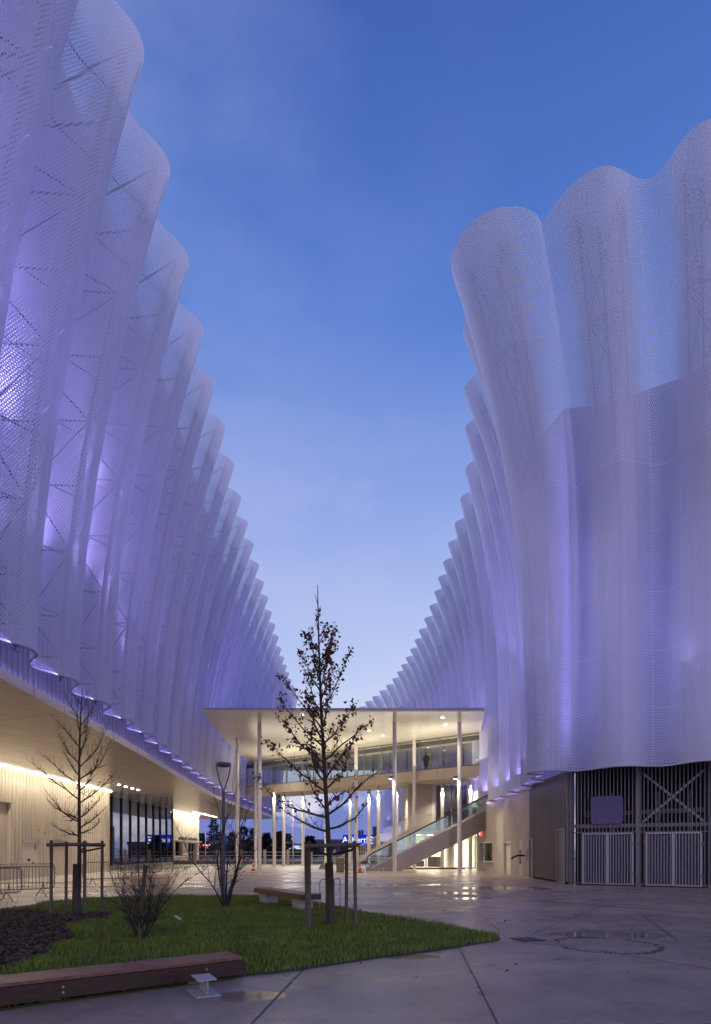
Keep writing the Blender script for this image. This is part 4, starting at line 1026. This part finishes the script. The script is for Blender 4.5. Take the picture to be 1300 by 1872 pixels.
# far bench
t = thing('timber_bench', (-2.2,16.8,0), 'orange brown timber bench on pale blocks behind the oak at the lawn edge', 'bench')
A2, B2 = Vector((-3.1,18.3,0)), Vector((-1.36,15.55,0)); d2 = (B2-A2).normalized(); l2 = (B2-A2).length; n2 = Vector((d2.y,-d2.x,0)); n2 = n2 if n2.x > 0 else -n2
mb = MB(); 
for i in range(3): c = A2 + d2*l2/2 + n2*(.09+i*.18); mb.obox((c.x,c.y,.40), d2*l2/2, n2*.086, (0,0,.075))
mb.build('seat', M['wood_orange'], t, bevel=.006)
mb = MB(); c = B2 + n2*.27 + d2*.012; mb.obox((c.x,c.y,.40), d2*.01, n2*.26, (0,0,.072)); mb.build('end_cap', M['wood_dark'], t)
for s in (.5, l2-.55): c = A2 + d2*s + n2*.27; mb = MB(); mb.obox((c.x,c.y,.16), d2*.22, n2*.2, (0,0,.16)); mb.build('block_foot', M['white_steel'], t, bevel=.01)
# bike hoops
for i, (x, lab) in enumerate(((592,'slim steel bike hoop seen left of the oak trunk'),(604,'slim steel bike hoop seen behind the oak trunk'),(615,'slim steel bike hoop seen right of the oak trunk'))):
    d = 16.6+.25*i; X = px(x, d); t = thing('bike_hoop', (X,d,0), lab, 'bike rack', 'steel bike hoops behind the oak')
    mb = MB(); w = .10; pts = [(X-w,d-.25,0),(X-w,d-.25,.72)] + [(X-w*math.cos(a),d-.25*math.cos(a),.72+.1*math.sin(a)) for a in [math.pi*k/8 for k in range(1,8)]] + [(X+w,d+.25,.72),(X+w,d+.25,0)]
    mb.tube(pts, .016, 8); mb.build('hoop', M['galv'], t, smooth=True)
    mb = MB()
    for p in (pts[0], pts[-1]): mb.lathe((p[0],p[1],.002), [(.045,0),(.045,.012)], 10)
    mb.build('foot_plate', M['galv'], t)
# lamp post
LX, LD = px(408.5,19.6), 19.6
t = thing('street_lamp', (LX,LD,0), 'unlit dark lamp post with a Y fork carrying a flat ring head', 'street lamp')
mb = MB(); mb.lathe((LX,LD,0), [(.085,0),(.085,.02),(.068,.03),(.062,1.2),(.05,3.55)], 14); mb.build('post', M['lamp'], t, smooth=False)
for sx_ in (-1,1):
    mb = MB(); mb.tube([(LX,LD,3.5),(LX+sx_*.035,LD,3.62),(LX+sx_*.15,LD,3.95),(LX+sx_*.235,LD,4.36)], [.032,.024,.021,.021], 8); mb.build('fork_arm', M['lamp'], t, smooth=True)
mb = MB(); mb.lathe((LX,LD,4.34), [(.19,0),(.235,.03),(.245,.08),(.235,.115),(.20,.125),(.05,.13)], 24); hd = mb.build('lamp_head', M['lamp'], t, smooth=False)
mb = MB(); mb.lathe((LX,LD,4.332), [(.17,0),(.175,.007)], 20); mb.build('diffuser', M['interior_dim'], hd)
# lit far street lamp
d = 66; SX = px(536, d); t = thing('street_lamp', (SX,d,0), 'far lit white street lamp shining between the canopy columns', 'street lamp')
mb = MB(); mb.lathe((SX,d,0), [(.08,0),(.07,2),(.05,6.3)], 10); mb.build('post', M['white_steel'], t)
mb = MB(); mb.tube([(SX,d,6.2),(SX-.15,d-.2,6.6),(SX-.3,d-.7,6.75)], .05, 6); mb.box((SX-.45,d-1.1,6.70),(SX-.15,d-.5,6.8)); hd = mb.build('lamp_head', M['lamp'], t)
mb = MB(); mb.box((SX-.42,d-1.05,6.665),(SX-.18,d-.55,6.697)); mb.build('lamp_lens', M['star'], hd)
# crowd barriers
def barrier(label, c, yaw, first=None, mat='galv_dark'):
    if first is None:
        t = thing('crowd_barrier', (0,0,0), label, 'barrier', 'galvanised crowd barriers'); L = 1.05; r = .12
        mb = MB(); pts = []
        for cx_, cz_, a0 in ((L-r,1.05-r,90),(-L+r,1.05-r,180),(-L+r,.28+r,270),(L-r,.28+r,360)):
            for k in range(5): a = R(a0 - 0 + k*22.5) if False else R(a0-90+k*22.5) ; pts.append((cx_+r*math.cos(a), 0, cz_+r*math.sin(a)))
        pts.append(pts[0]); mb.tube(pts, .019, 8, cap=False); mb.build('frame', M[mat], t, smooth=True)
        mb = MB()
        for i in range(17): x = -L+.12+i*(2*L-.24)/16; mb.tube([(x,0,.285),(x,0,1.045)], .0085, 5)
        mb.build('bars', M[mat], t)
        for x in (-L+.42, L-.42):
            mb = MB(); mb.bar((x,0,.29),(x+.12,-.3,0), .035, .012); mb.bar((x,0,.29),(x-.12,.3,0), .035, .012); mb.bar((x-.04,0,.29),(x+.04,0,.29),.03); mb.build('foot', M[mat], t)
        mb = MB(); mb.bar((L,0,.8),(L+.06,0,.84),.02); mb.bar((L,0,.45),(L+.06,0,.49),.02); mb.build('hook', M[mat], t)
    else:
        t = copy_tree(first); t['label'] = label
    t.location = (c[0],c[1],0); t.rotation_euler = (0,0,yaw); return t
d = 20.5
b0_ = barrier('nearest grey crowd barrier beyond the mulch bed at the left', (px(38,d),d), R(38))
barrier('crowd barrier cut off by the left photo edge', (px(-30,18.6),18.6), R(40), b0_)
barrier('crowd barrier behind the nearest one, by the tall recess', (px(48,24.5),24.5), R(15), b0_)
barrier('crowd barrier seen just right of the staked bare tree', (px(196,28),28), R(28), b0_)
barrier('crowd barrier before the sheet of mirror glazing, behind the wide shrub', (px(262,36),36), R(30), b0_)
barrier('left one of three barriers by the beige ticket block', (px(322,44),44), R(20), b0_)
barrier('middle one of three barriers by the beige ticket block', (px(355,47),47), R(20), b0_)
barrier('right one of three barriers by the beige ticket block, below the red sign', (px(387,50),50), R(14), b0_)
b2_ = barrier('pale crowd barrier at the foot of the escalator', (px(684,42.0),42.0), R(2), None, 'galv')
barrier('pale crowd barrier half hidden behind the stakes, left of the cone', (px(640,44.5),44.5), R(50), b2_)
# cones
def cone(c, label, band, h=.72, mat='orange'):
    t = thing('traffic_cone', (*c,0), label, 'traffic cone'); mb = MB(); mb.box((c[0]-.19,c[1]-.19,.01),(c[0]+.19,c[1]+.19,.045)); mb.build('base', M['black'] if mat == 'orange' else M[mat], t)
    mb = MB(); mb.lathe((c[0],c[1],.045), [(.15,0),(.035,h-.06),(.03,h-.045)], 14); mb.build('body', M[mat], t)
    for a, b in band: mb = MB(); f = lambda z: .15-(.115)*(z/(h-.06))+.004; mb.lathe((c[0],c[1],.045), [(f(a),a),(f(b),b)], 14); mb.build('white_band', M['white'], t)
cone((px(658,42.8),42.8), 'orange traffic cone beside the escalator foot barrier', ((.32,.38),))
cone((px(463,45.5),45.5), 'red and white traffic cone by the left canopy columns', ((.14,.30),(.44,.56)), .75, 'red_white')
# A board and bollards near the stair
t = thing('sign_board', (px(622,43.5),43.5,0), 'small folding board with a yellow face left of the stair foot', 'sign board'); X = px(622,43.5)
mb = MB(); mb.obox((X,43.4,.5),(.28,0,0),(0,.015,0),(0,.12,.5)); mb.build('panel', M['tan'], t); mb = MB(); mb.obox((X,43.75,.5),(.28,0,0),(0,.015,0),(0,-.12,.5)); mb.build('back_panel', M['black'], t)
t = thing('concrete_block', (px(590,50),50,0), 'low wedge shaped concrete block left of the oak trunk', 'concrete block'); X = px(590,50)
mb = MB(); mb.v = [(X-.35,49.8,.01),(X+.35,49.8,.01),(X+.35,50.3,.01),(X-.35,50.3,.01),(X-.08,49.95,.55),(X+.08,49.95,.55),(X+.08,50.15,.55),(X-.08,50.15,.55)]; mb.f = [(3,2,1,0),(4,5,6,7),(0,1,5,4),(1,2,6,5),(2,3,7,6),(3,0,4,7)]; mb.build('block', M['dark_cladding'], t)
mb = MB(); mb.lathe((X,50.05,.55), [(.02,0),(.02,.08)], 8); mb.build('lifting_eye', M['galv_dark'], t)
t = thing('notice_sign', (X0+.1,28.6,0), 'small red and white notice panel at the left photo edge', 'sign')
mb = MB(); mb.box((X0+.045,28.95,.85),(X0+.06,29.18,1.35)); mb.build('panel', M['red_white'], t); mb = MB(); mb.box((X0+.0605,28.98,1.05),(X0+.065,29.15,1.15)); mb.build('white_bar', M['white'], t)

# ------------------------------------------------------------------ far side of the plaza
t = thing('perimeter_fence', (-8,66,0), 'long pale post and rail fence across the far side of the plaza', 'fence')
FD = 66.
for i in range(9): x = -17.6+i*2.55; mb = MB(); mb.box((x-.14,FD-.1,0),(x+.14,FD+.1,1.62)); mb.build('post', M['plain_concrete'], t)
mb = MB()
for z in (.45,.95,1.32): mb.box((-20.4,FD-.18,z),(3.4,FD-.12,z+.07))
mb.build('rail', M['white_steel'], t)
mb = MB(); mb.box((-20.4,FD+.05,.0),(3.4,FD+.09,.4)); mb.build('kickboard', M['galv_dark'], t)
struct_road = MB(); struct_road.quad((-300,95,.006),(300,95,.006),(300,112,.006),(-300,112,.006)); struct(struct_road, 'far_road', basic('asphalt', (.05,.05,.055,1), rough=.6))
def shop(name, x0, x1, d, h, label, roof=.8, rmat='shop_roof', windows=3, gable=False):
    X0_, X1_ = px(x0,d), px(x1,d); t = thing(name, ((X0_+X1_)/2,d,0), label, 'building')
    mb = MB(); mb.box((X0_,d,0),(X1_,d+14,h)); mb.build('wall', M['shop_wall'], t)
    mb = MB()
    if gable:
        c_ = (X0_+X1_)/2; n_ = len(mb.v); mb.v += [(X0_-.4,d-.3,h+.003),(X1_+.4,d-.3,h+.003),(X1_+.4,d+14,h+.003),(X0_-.4,d+14,h+.003),(X0_+3,d+7,h+roof),(X1_-3,d+7,h+roof)]; mb.f += [(3,2,1,0),(0,1,5,4),(1,2,5),(2,3,4,5),(3,0,4)]
    else: mb.box((X0_-.2,d-.2,h+.003),(X1_+.2,d+14,h+roof))
    mb.build('roof', M[rmat], t)
    w = (X1_-X0_)/windows
    for i in range(windows):
        mb = MB(); mb.box((X0_+w*i+.2*w,d-.06,.5),(X0_+w*i+.8*w,d-.02,2.2)); mb.build('window', M['dark'], t)
    return t
shop('restaurant', 355, 418, 118, 2.6, 'blue roofed roadside restaurant carrying the red sign, far left under the hall soffit', 2.6, gable=True)
shop('shop', 430, 475, 125, 3.0, 'low dark blue shop between the far conifers and the left columns', .6)
sh = shop('shop', 478, 514, 112, 2.0, 'low shop with a lit white front board, behind the left columns', .5)
shop('shop', 516, 556, 120, 2.2, 'low shop with a bright lit front strip, left of the oak stakes', .6)
shop('shop', 560, 628, 135, 3.2, 'long flat grey blue store seen behind the oak trunk', .7, windows=5)
shop('store', 618, 720, 128, 2.6, 'store under the lit blue name sign behind the stair', .7, windows=6)
def sign(name, xs, ys, d, label, back, text=None, tmat=None, size=.5, extra=None, cat='sign'):
    x0_, x1_ = px(xs[0],d), px(xs[1],d); z1_, z0_ = pz(ys[0],d), pz(ys[1],d); t = thing(name, ((x0_+x1_)/2,d,z0_), label, cat)
    mb = MB(); mb.box((x0_,d-.06,z0_),(x1_,d+.06,z1_)); mb.build('panel', M[back], t)
    if text: text_mesh('lettering', text, size, M[tmat], Matrix.Translation(((x0_+x1_)/2+(extra or 0),d-.08,(z0_+z1_)/2)) @ Matrix.Rotation(R(90),4,'X'), t)
    return t
sign('shop_sign', (364.5,384), (1540.5,1553), 117.5, 'glowing red sign with white STEAK lettering', 'red_sign', 'STEAK', 'white_sign', .82)
t = sign('shop_sign', (627,684), (1526,1545.5), 127, 'glowing blue shop name sign behind the stair and columns', 'blue_sign', 'Aubert', 'blue_white', 1.75, -.9)
X = px(677,127); mb = MB()
for a, b, c_, d_ in ((-.75,-.75,.75,-.55),(-.75,.55,.75,.75),(-.75,-.55,-.55,.55),(.55,-.55,.75,.55)): mb.box((X+a,126.88,pz(1536,127)+b),(X+c_,126.93,pz(1536,127)+d_))
mb.box((X-.25,126.88,pz(1536,127)-.2),(X+.3,126.93,pz(1536,127)+.25)); mb.build('emblem', M['blue_white'], t)
sign('shop_sign', (480,511), (1546,1552), 111.5, 'lit white shop board with small blue marks, behind the left columns', 'shop_window')
t = sign('shop_sign', (519,556), (1546,1552.5), 119.5, 'lit pale strip sign left of the oak stakes', 'shop_window')
mb = MB(); X = px(488,111.5)
for i in range(5): mb.box((X-.6+i*.42,111.4,1.75),(X-.3+i*.42,111.43,2.05))
t2 = [o for o in C.objects if o.get('label','').startswith('lit white shop board')][0]; mb.build('lettering', M['blue_sign'], t2)
def conifer(x, d, top_y, width, label, seed, kind='conifer_tree', spiky=False):
    rnd = random.Random(seed); X = px(x,d); h = pz(top_y,d); t = thing(kind, (X,d,0), label, 'tree', 'dark trees along the far road')
    mb = MB(); mb.lathe((X,d,0), [(.18,0),(.12,h*.5),(.03,h*.93)], 7); mb.build('trunk', M['bark'], t)
    V, Fc = [], []; n = 900
    for _ in range(n):
        z = h*(.10+.9*rnd.random()**1.1); rr = width*.5*(1-z/h)**(.75)*(.75+.35*math.sin(z*5+seed)) + .08; a = rnd.uniform(0,6.28); r = rr*math.sqrt(rnd.random())
        p = Vector((X+r*math.cos(a), d+r*math.sin(a), z)); o = Vector((math.cos(a), math.sin(a), rnd.uniform(-.35,.5))).normalized(); s = rnd.uniform(.25,.6)*(1.5 if spiky else 1)
        b = o.cross(Vector((rnd.gauss(0,1),rnd.gauss(0,1),1))).normalized()*s*.22; k = len(V)
        V += [tuple(p-b), tuple(p+b), tuple(p+o*s)]; Fc.append((k,k+1,k+2))
    leaves_obj('crown', V, Fc, M['needle'], t)
conifer(391, 88, 1499, 3.6, 'tallest dark conifer, left of the lamp post', 1)
conifer(368, 92, 1524, 3.0, 'small rounded conifer right beside the beige block corner', 2)
conifer(446, 95, 1511, 4.4, 'broad dark conifer just right of the lamp post', 3)
conifer(463, 100, 1515, 3.4, 'dark conifer touching the pair of left columns', 4)
conifer(424, 98, 1522, 3.2, 'lower conifer directly behind the lamp post', 8)
conifer(487, 96, 1524, 2.6, 'short spiky conifer between the left column pair and the next lit column', 5, spiky=True)
conifer(509, 97, 1521, 2.6, 'spiky conifer between the two lit columns under the street lamp', 6, spiky=True)
conifer(527, 98, 1524, 3.4, 'bushy conifer at the street lamp foot', 7)
conifer(566, 99, 1529, 4.4, 'wide low conifer above the left stake of the oak', 9, spiky=True)
conifer(660, 140, 1518, 6.5, 'dark tree above the glowing blue name sign', 10)
for i, (x, d, zt, lab) in enumerate(((376,84,9.0,'thin flag pole rising at the right edge of the beige block'),)):
    mb = MB(); X = px(x,d); mb.lathe((X,d,0), [(.06,0),(.03,zt)], 8); t = thing('flag_pole', (X,d,0), lab, 'pole'); mb.build('mast', M['white_steel'], t); mb = MB(); mb.lathe((X,d,0), [(.15,0),(.15,.05)], 8); mb.build('base_plate', M['galv'], t)
X = px(685,108); t = thing('tower_sign', (X,108,0), 'dark blue upright slab beside the far skin end, right of the name sign', 'sign'); mb = MB(); mb.box((X-.35,107.8,0),(X+.35,108.2,pz(1511,108))); mb.build('slab', M['shop_roof'], t); mb = MB(); mb.box((X-.5,107.7,0),(X+.5,108.3,.3)); mb.build('plinth', M['plain_concrete'], t)

# ------------------------------------------------------------------ lights
def light(kind, name, loc, energy, col, size=.2, to=None, **kw):
    l = bpy.data.lights.new(name, kind); l.energy = energy; l.color = col
    if kind == 'AREA': l.shape = 'RECTANGLE'; l.size = size if not hasattr(size,'__len__') else size[0]; l.size_y = l.size if not hasattr(size,'__len__') else size[1]
    elif kind in ('POINT','SPOT'): l.shadow_soft_size = size
    for k, v in kw.items(): setattr(l, k, v)
    o = bpy.data.objects.new(name, l); C.objects.link(o); o.location = loc
    if to is not None: o.rotation_euler = (Vector(to)-Vector(loc)).to_track_quat('-Z','Y').to_euler()
    return o
WARM = (1.0,.90,.72); NEUT = (1.0,.89,.71); VIO = (.40,.32,1.0)
K = 1.0
# strip lights under the left soffit
o = light('AREA','soffit_strip_light', (-17.9,31,5.9), 700, WARM, (.12,28), to=(-17.75,31,0)); o.rotation_euler = (0,R(-8),0)
o = light('AREA','soffit_strip_light', (-20.0,75,5.9), 420, WARM, (.12,16)); o.rotation_euler = (0,R(-8),0)
o = light('AREA','soffit_strip_light', (-18.8,75.7,5.9), 300, WARM, (.12,11))
for d in (41.3,43.7): light('SPOT','soffit_downlight', (-16,d,5.9), 260, NEUT, .08, to=(-16,d,0), spot_size=R(110), spot_blend=.6)
# canopy and bridge lamps
for x, d in BRC: X = px(x,d); light('SPOT','column_spot', (X-.02,d-.42,6.70), 520, NEUT, .06, to=(X-.02,d-.38,0), spot_size=R(120), spot_blend=.8)
for x, d in ((721.5,42.4),(840,42.4)): X = px(x,d); light('SPOT','column_flood', (X-.3,d-.2,6.55), 500, NEUT, .06, to=(X-.25,d-.15,0), spot_size=R(130), spot_blend=.8)
for x, y in ((552,1307),(675,1336),(809,1312)):
    d = (CZ-H)*F/(1553-y); light('SPOT','canopy_downlight', (px(x,d),d,CZ-.1), 700, NEUT, .05, to=(px(x,d),d,0), spot_size=R(130), spot_blend=.7)
for x in (-6,0,6): light('AREA','canopy_uplight', (x,47,1.2+7.0) if False else (x,50.5-.78*x,8.4), 250, NEUT, (7,6), to=(x,50.5-.78*x,12))
for s_ in (5, 13, 21): light('AREA','bridge_lamp', bp(s_, 9.2, -2.2), 70, (1,.90,.72), (5,2.2), to=bp(s_, 12, -2.0))
light('AREA','lobby_ceiling_light', (8.5,54.5,2.9), 700, (1,.92,.80), (7,2.5))
light('POINT','lobby_upper_light', (8.5,53,6.4), 60, NEUT, .2)
o = light('AREA','street_lamp_light', (SX-.3,65.2,6.6), 300, NEUT, (.3,.4))
# violet linear uplights standing on brackets inside the screen cavities
def uplight(S, u, z, energy, col, lean, gap=.5, length=2.2, name='violet_uplight'):
    v = max(0., (z-S.zb)/(S.zt-S.zb)); n = S.normal(u, v*.5); n = Vector((n[0], n[1], 0)); e = .3
    q = cr(S.B, u) + (S.base(u, v)-cr(S.B, u))*lean; q = Vector((q[0], q[1], z)) - n*gap
    t = Vector((n.y, -n.x, 0)); v2 = min(1, v+.4); p2 = cr(S.B, u) + (S.base(u, v2)-cr(S.B, u))*lean; p1 = cr(S.B, u) + (S.base(u, v)-cr(S.B, u))*lean; dirn = Vector((p2[0]-p1[0], p2[1]-p1[1], (v2-v)*(S.zt-S.zb))).normalized()      # emits up, slightly to the wall
    Z = -dirn; Y_ = t; X_ = Y_.cross(Z).normalized()
    l = bpy.data.lights.new(name, 'AREA'); l.energy = energy; l.color = col; l.shape = 'RECTANGLE'; l.size = .3; l.size_y = length; l.spread = R(75); l.energy = energy*1.25
    o = bpy.data.objects.new(name, l); C.objects.link(o); o.location = q; o.rotation_euler = Matrix((X_, Y_, Z)).transposed().to_euler(); return o
for k in range(7, 29):
    uplight(SR, k+.5, 6.0, .3*(25,25,28,28,40,50,60,70,70,60,60)[min(k-1, 10)], (.48,.40,1.0), .3, .4 if k > 5 else .9, 2.9)
# floodlights clamped to the truss, throwing upward glows on the hall wall behind the skin
def glow(S, u, z, energy, col, lean, dep, name='violet_floodlight'):
    v = (z-S.zb)/(S.zt-S.zb); n = S.normal(u, v*.5); n = Vector((n[0], n[1], 0)); u = round(u)+.12; p = S.pt(u, v, .25)
    q = cr(S.B, u) + (S.base(u, v)-cr(S.B, u))*lean; q = Vector((q[0], q[1], z+2.6)) - n*dep
    return light('SPOT', name, p, energy*3.2, col, .4, to=q, spot_size=R(100), spot_blend=1.0)
for u, z, e in ((3.45,13.0,300),(4.4,14.2,420),(4.3,11.5,240),(5.1,13.2,300),(5.0,10.0,120),(6.1,11.0,330),(7.1,11.6,620),(7.1,14.6,420),(8.1,11.5,420),(9.1,10.5,260),(11.5,11,120),(13.5,12,200),(15.1,12.5,620),(16.1,14.0,900),(16.1,11.0,600),(17.1,11.5,620),(19.5,12,300),(22,12,260),(25,12,260)):
    glow(SL, u, z, e, (.52,.44,1.0), .80, 1.6)
for u, z, e in ((7.5,11,160),(8.1,11,260),(9.1,13.5,520),(10.1,15.0,520),(9.5,9,160),(12,12,220),(14.5,12,260),(17.5,12,300),(20.5,12,300),(24,12,300),(27,12,300),(4.4,9,60),(2.5,9,60)):
    glow(SR, u, z, e, (.50,.42,1.0), .62, 1.5)
# unseen violet fill strips, added behind each fold to brighten hall wall and skin
def fill_strip(S, k, energy, col, v0, v1, name='violet_fill'):
    ins = .28 if S is SL else .42; a, b = S.pt(k+.1, v0, ins), S.pt(k+.1, v1, ins); c = (a+b)/2; vm = (v0+v1)/2; n = S.normal(k+.1, vm); n = Vector((n[0], n[1], 0))
    Y_ = (b-a).normalized(); Z = n - Y_*n.dot(Y_); Z.normalize(); X_ = Y_.cross(Z)
    l = bpy.data.lights.new(name, 'AREA'); l.energy = energy; l.color = col; l.shape = 'RECTANGLE'; l.size = .12; l.size_y = (b-a).length
    o = bpy.data.objects.new(name, l); C.objects.link(o); o.location = c; o.rotation_euler = Matrix((X_, Y_, Z)).transposed().to_euler()
rb = random.Random(77)
for k in range(1, 28):
    e = (40,40,55,90,95,75,90,100,80,70,60,60,70,85,115,125,110)[min(k-1, 16)]
    nq = 3 if k < 12 else 2
    for q in range(nq): fill_strip(SL, k, 3/nq*e*rb.uniform(.08,.38)*(1,1.1,.8)[q], VIO, .12+.78/nq*q, .10+.78/nq*(q+1))
for k in range(0, 30):
    e = (62,62,68,70,74,80,110,210,270,250,190,130)[min(k, 11)]
    nq = 2 if k > 13 else 5 if k > 6 else 3
    for q in range(nq): fill_strip(SR, k, (1 if nq > 2 else 2.2)*e*rb.uniform(.17,.27), (.46,.41,1.0), .08+(.16 if nq > 2 else .38)*q, (.23 if nq > 2 else .43)+(.16 if nq > 2 else .38)*q)
for S, us, en in ((SL, [1.5+3*i for i in range(9)], 22), (SR, (8.2,11.2), 12)):      # slim strip tucked under each hem
  for u in us:
    h = 1.5; zz = S.zb-.03
    a, b = S.inner(u-h, zz, .30), S.inner(u+h, zz, .30); c = (a+b)/2; n = S.normal(u, 0)
    o = light('AREA','hem_wash_light', c, en, VIO, (.06,(b-a).length)); Y_ = (b-a).normalized(); Zd = Vector((n[0]*.9, n[1]*.9, .35)); Zd = (Zd - Y_*Zd.dot(Y_)).normalized(); X_ = Y_.cross(Zd)
    o.rotation_euler = Matrix((X_, Y_, Zd)).transposed().to_euler()
for x, d in ((-6.5,47),(-7,56)): light('SPOT','canopy_downlight', (x,d,CZ-.15), 500, NEUT, .08, to=(x-1.5,d,4), spot_size=R(130), spot_blend=.8)

# ------------------------------------------------------------------ sky, sun, camera
w = bpy.data.worlds.new('World'); sc.world = w; w.use_nodes = True; nt = w.node_tree; nt.nodes.clear()
out = nt.nodes.new('ShaderNodeOutputWorld')
SUN_EL, SUN_AZ = R(4), R(200)
sky = nd(nt, 'ShaderNodeTexSky', sky_type='NISHITA', sun_disc=False, sun_elevation=SUN_EL, sun_rotation=SUN_AZ, air_density=1.2, dust_density=.6, ozone_density=4.0)
tc = nt.nodes.new('ShaderNodeTexCoord'); sep = nd(nt, 'ShaderNodeSeparateXYZ', {0: tc.outputs['Generated']})
z = sep.outputs[2]
grad = ramp(nt, z, [(0,lin(160,160,205)),(.06,lin(140,155,215)),(.13,lin(200,208,240)),(.23,lin(206,215,246)),(.33,lin(184,199,241)),(.49,lin(143,166,229)),(.66,lin(88,126,207)),(.82,lin(66,98,178)),(1,lin(52,80,150))])
mp = vmth(nt, 'MULTIPLY', tc.outputs['Generated'], (1,1,2.2))
cl = noise(nt, 2.3, 6, mp, .5); cl2 = noise(nt, 5.5, 5, vmth(nt, 'ADD', mp, (3.1,1.7,.4)), .55)
cm = ramp(nt, cl, [(.44,(0,0,0)),(.66,(1,1,1))])
grad = mixc(nt, mth(nt, 'MULTIPLY', mth(nt, 'MULTIPLY', cm, mth(nt, 'MULTIPLY_ADD', sep.outputs[0], -2.2, .35, True)), .6), grad, lin(158,176,230))
grad = mixc(nt, mth(nt, 'MULTIPLY', ramp(nt, cl2, [(.46,(0,0,0)),(.64,(1,1,1))]), ramp(nt, z, [(.25,(0,0,0)),(.36,(.26,.26,.26)),(.50,(.2,.2,.2)),(.60,(0,0,0))])), grad, lin(192,192,232))
# dark blue evening cloud bank low over the horizon with a pale break
zb = mth(nt, 'ADD', z, mth(nt, 'MULTIPLY_ADD', cl2, .06, -.03))
bank = ramp(nt, zb, [(.0,(1,1,1)),(.075,(1,1,1)),(.12,(0,0,0))])
bankc = mixc(nt, ramp(nt, cl2, [(.50,(0,0,0)),(.66,(1,1,1))]), lin(112,128,198), lin(245,236,246))
grad = mixc(nt, mth(nt, 'MULTIPLY', bank, .92), grad, bankc)
# afterglow of the set sun, low in the sky behind the camera
back = mth(nt, 'MULTIPLY', mth(nt, 'MULTIPLY_ADD', sep.outputs[1], -1.6, .1, True), mth(nt, 'MULTIPLY_ADD', z, -1.35, 1.0, True), clamp=True)
grad = mixc(nt, mth(nt, 'MULTIPLY', back, .9), grad, (1.0,.84,1.2,1))
skyc = vmth(nt, 'ADD', vmth(nt, 'MULTIPLY', grad, (1,1,1)), vmth(nt, 'MULTIPLY', sky.outputs[0], (.010,.010,.010)))
bg = nd(nt, 'ShaderNodeBackground', {'Color': skyc, 'Strength': 1.0}); nt.links.new(bg.outputs[0], out.inputs[0])
s = bpy.data.lights.new('evening_sun', 'SUN'); s.energy = .7; s.angle = R(16); s.color = (1.0,.90,.94)
so = bpy.data.objects.new('evening_sun', s); C.objects.link(so); so.rotation_euler = Vector((-.75,-.08,.66)).to_track_quat('Z','Y').to_euler()
cam = bpy.data.cameras.new('camera'); co = bpy.data.objects.new('camera', cam); C.objects.link(co)
co.location = (0,0,H); co.rotation_euler = (R(90),0,0)
cam.sensor_fit = 'HORIZONTAL'; cam.sensor_width = 36; cam.lens = F/1300*36; cam.shift_y = (1553-936)/1300; cam.clip_start = .1; cam.clip_end = 4000
sc.camera = co
sc.view_settings.view_transform = 'Standard'; sc.view_settings.look = 'None'; sc.view_settings.gamma = 1; sc.view_settings.exposure = 0
cy = sc.cycles; cy.use_denoising = True; cy.max_bounces = 7; cy.diffuse_bounces = 3; cy.glossy_bounces = 4; cy.transmission_bounces = 4; cy.transparent_max_bounces = 16; cy.caustics_reflective = False; cy.caustics_refractive = False; cy.sample_clamp_indirect = 4; cy.use_light_tree = True
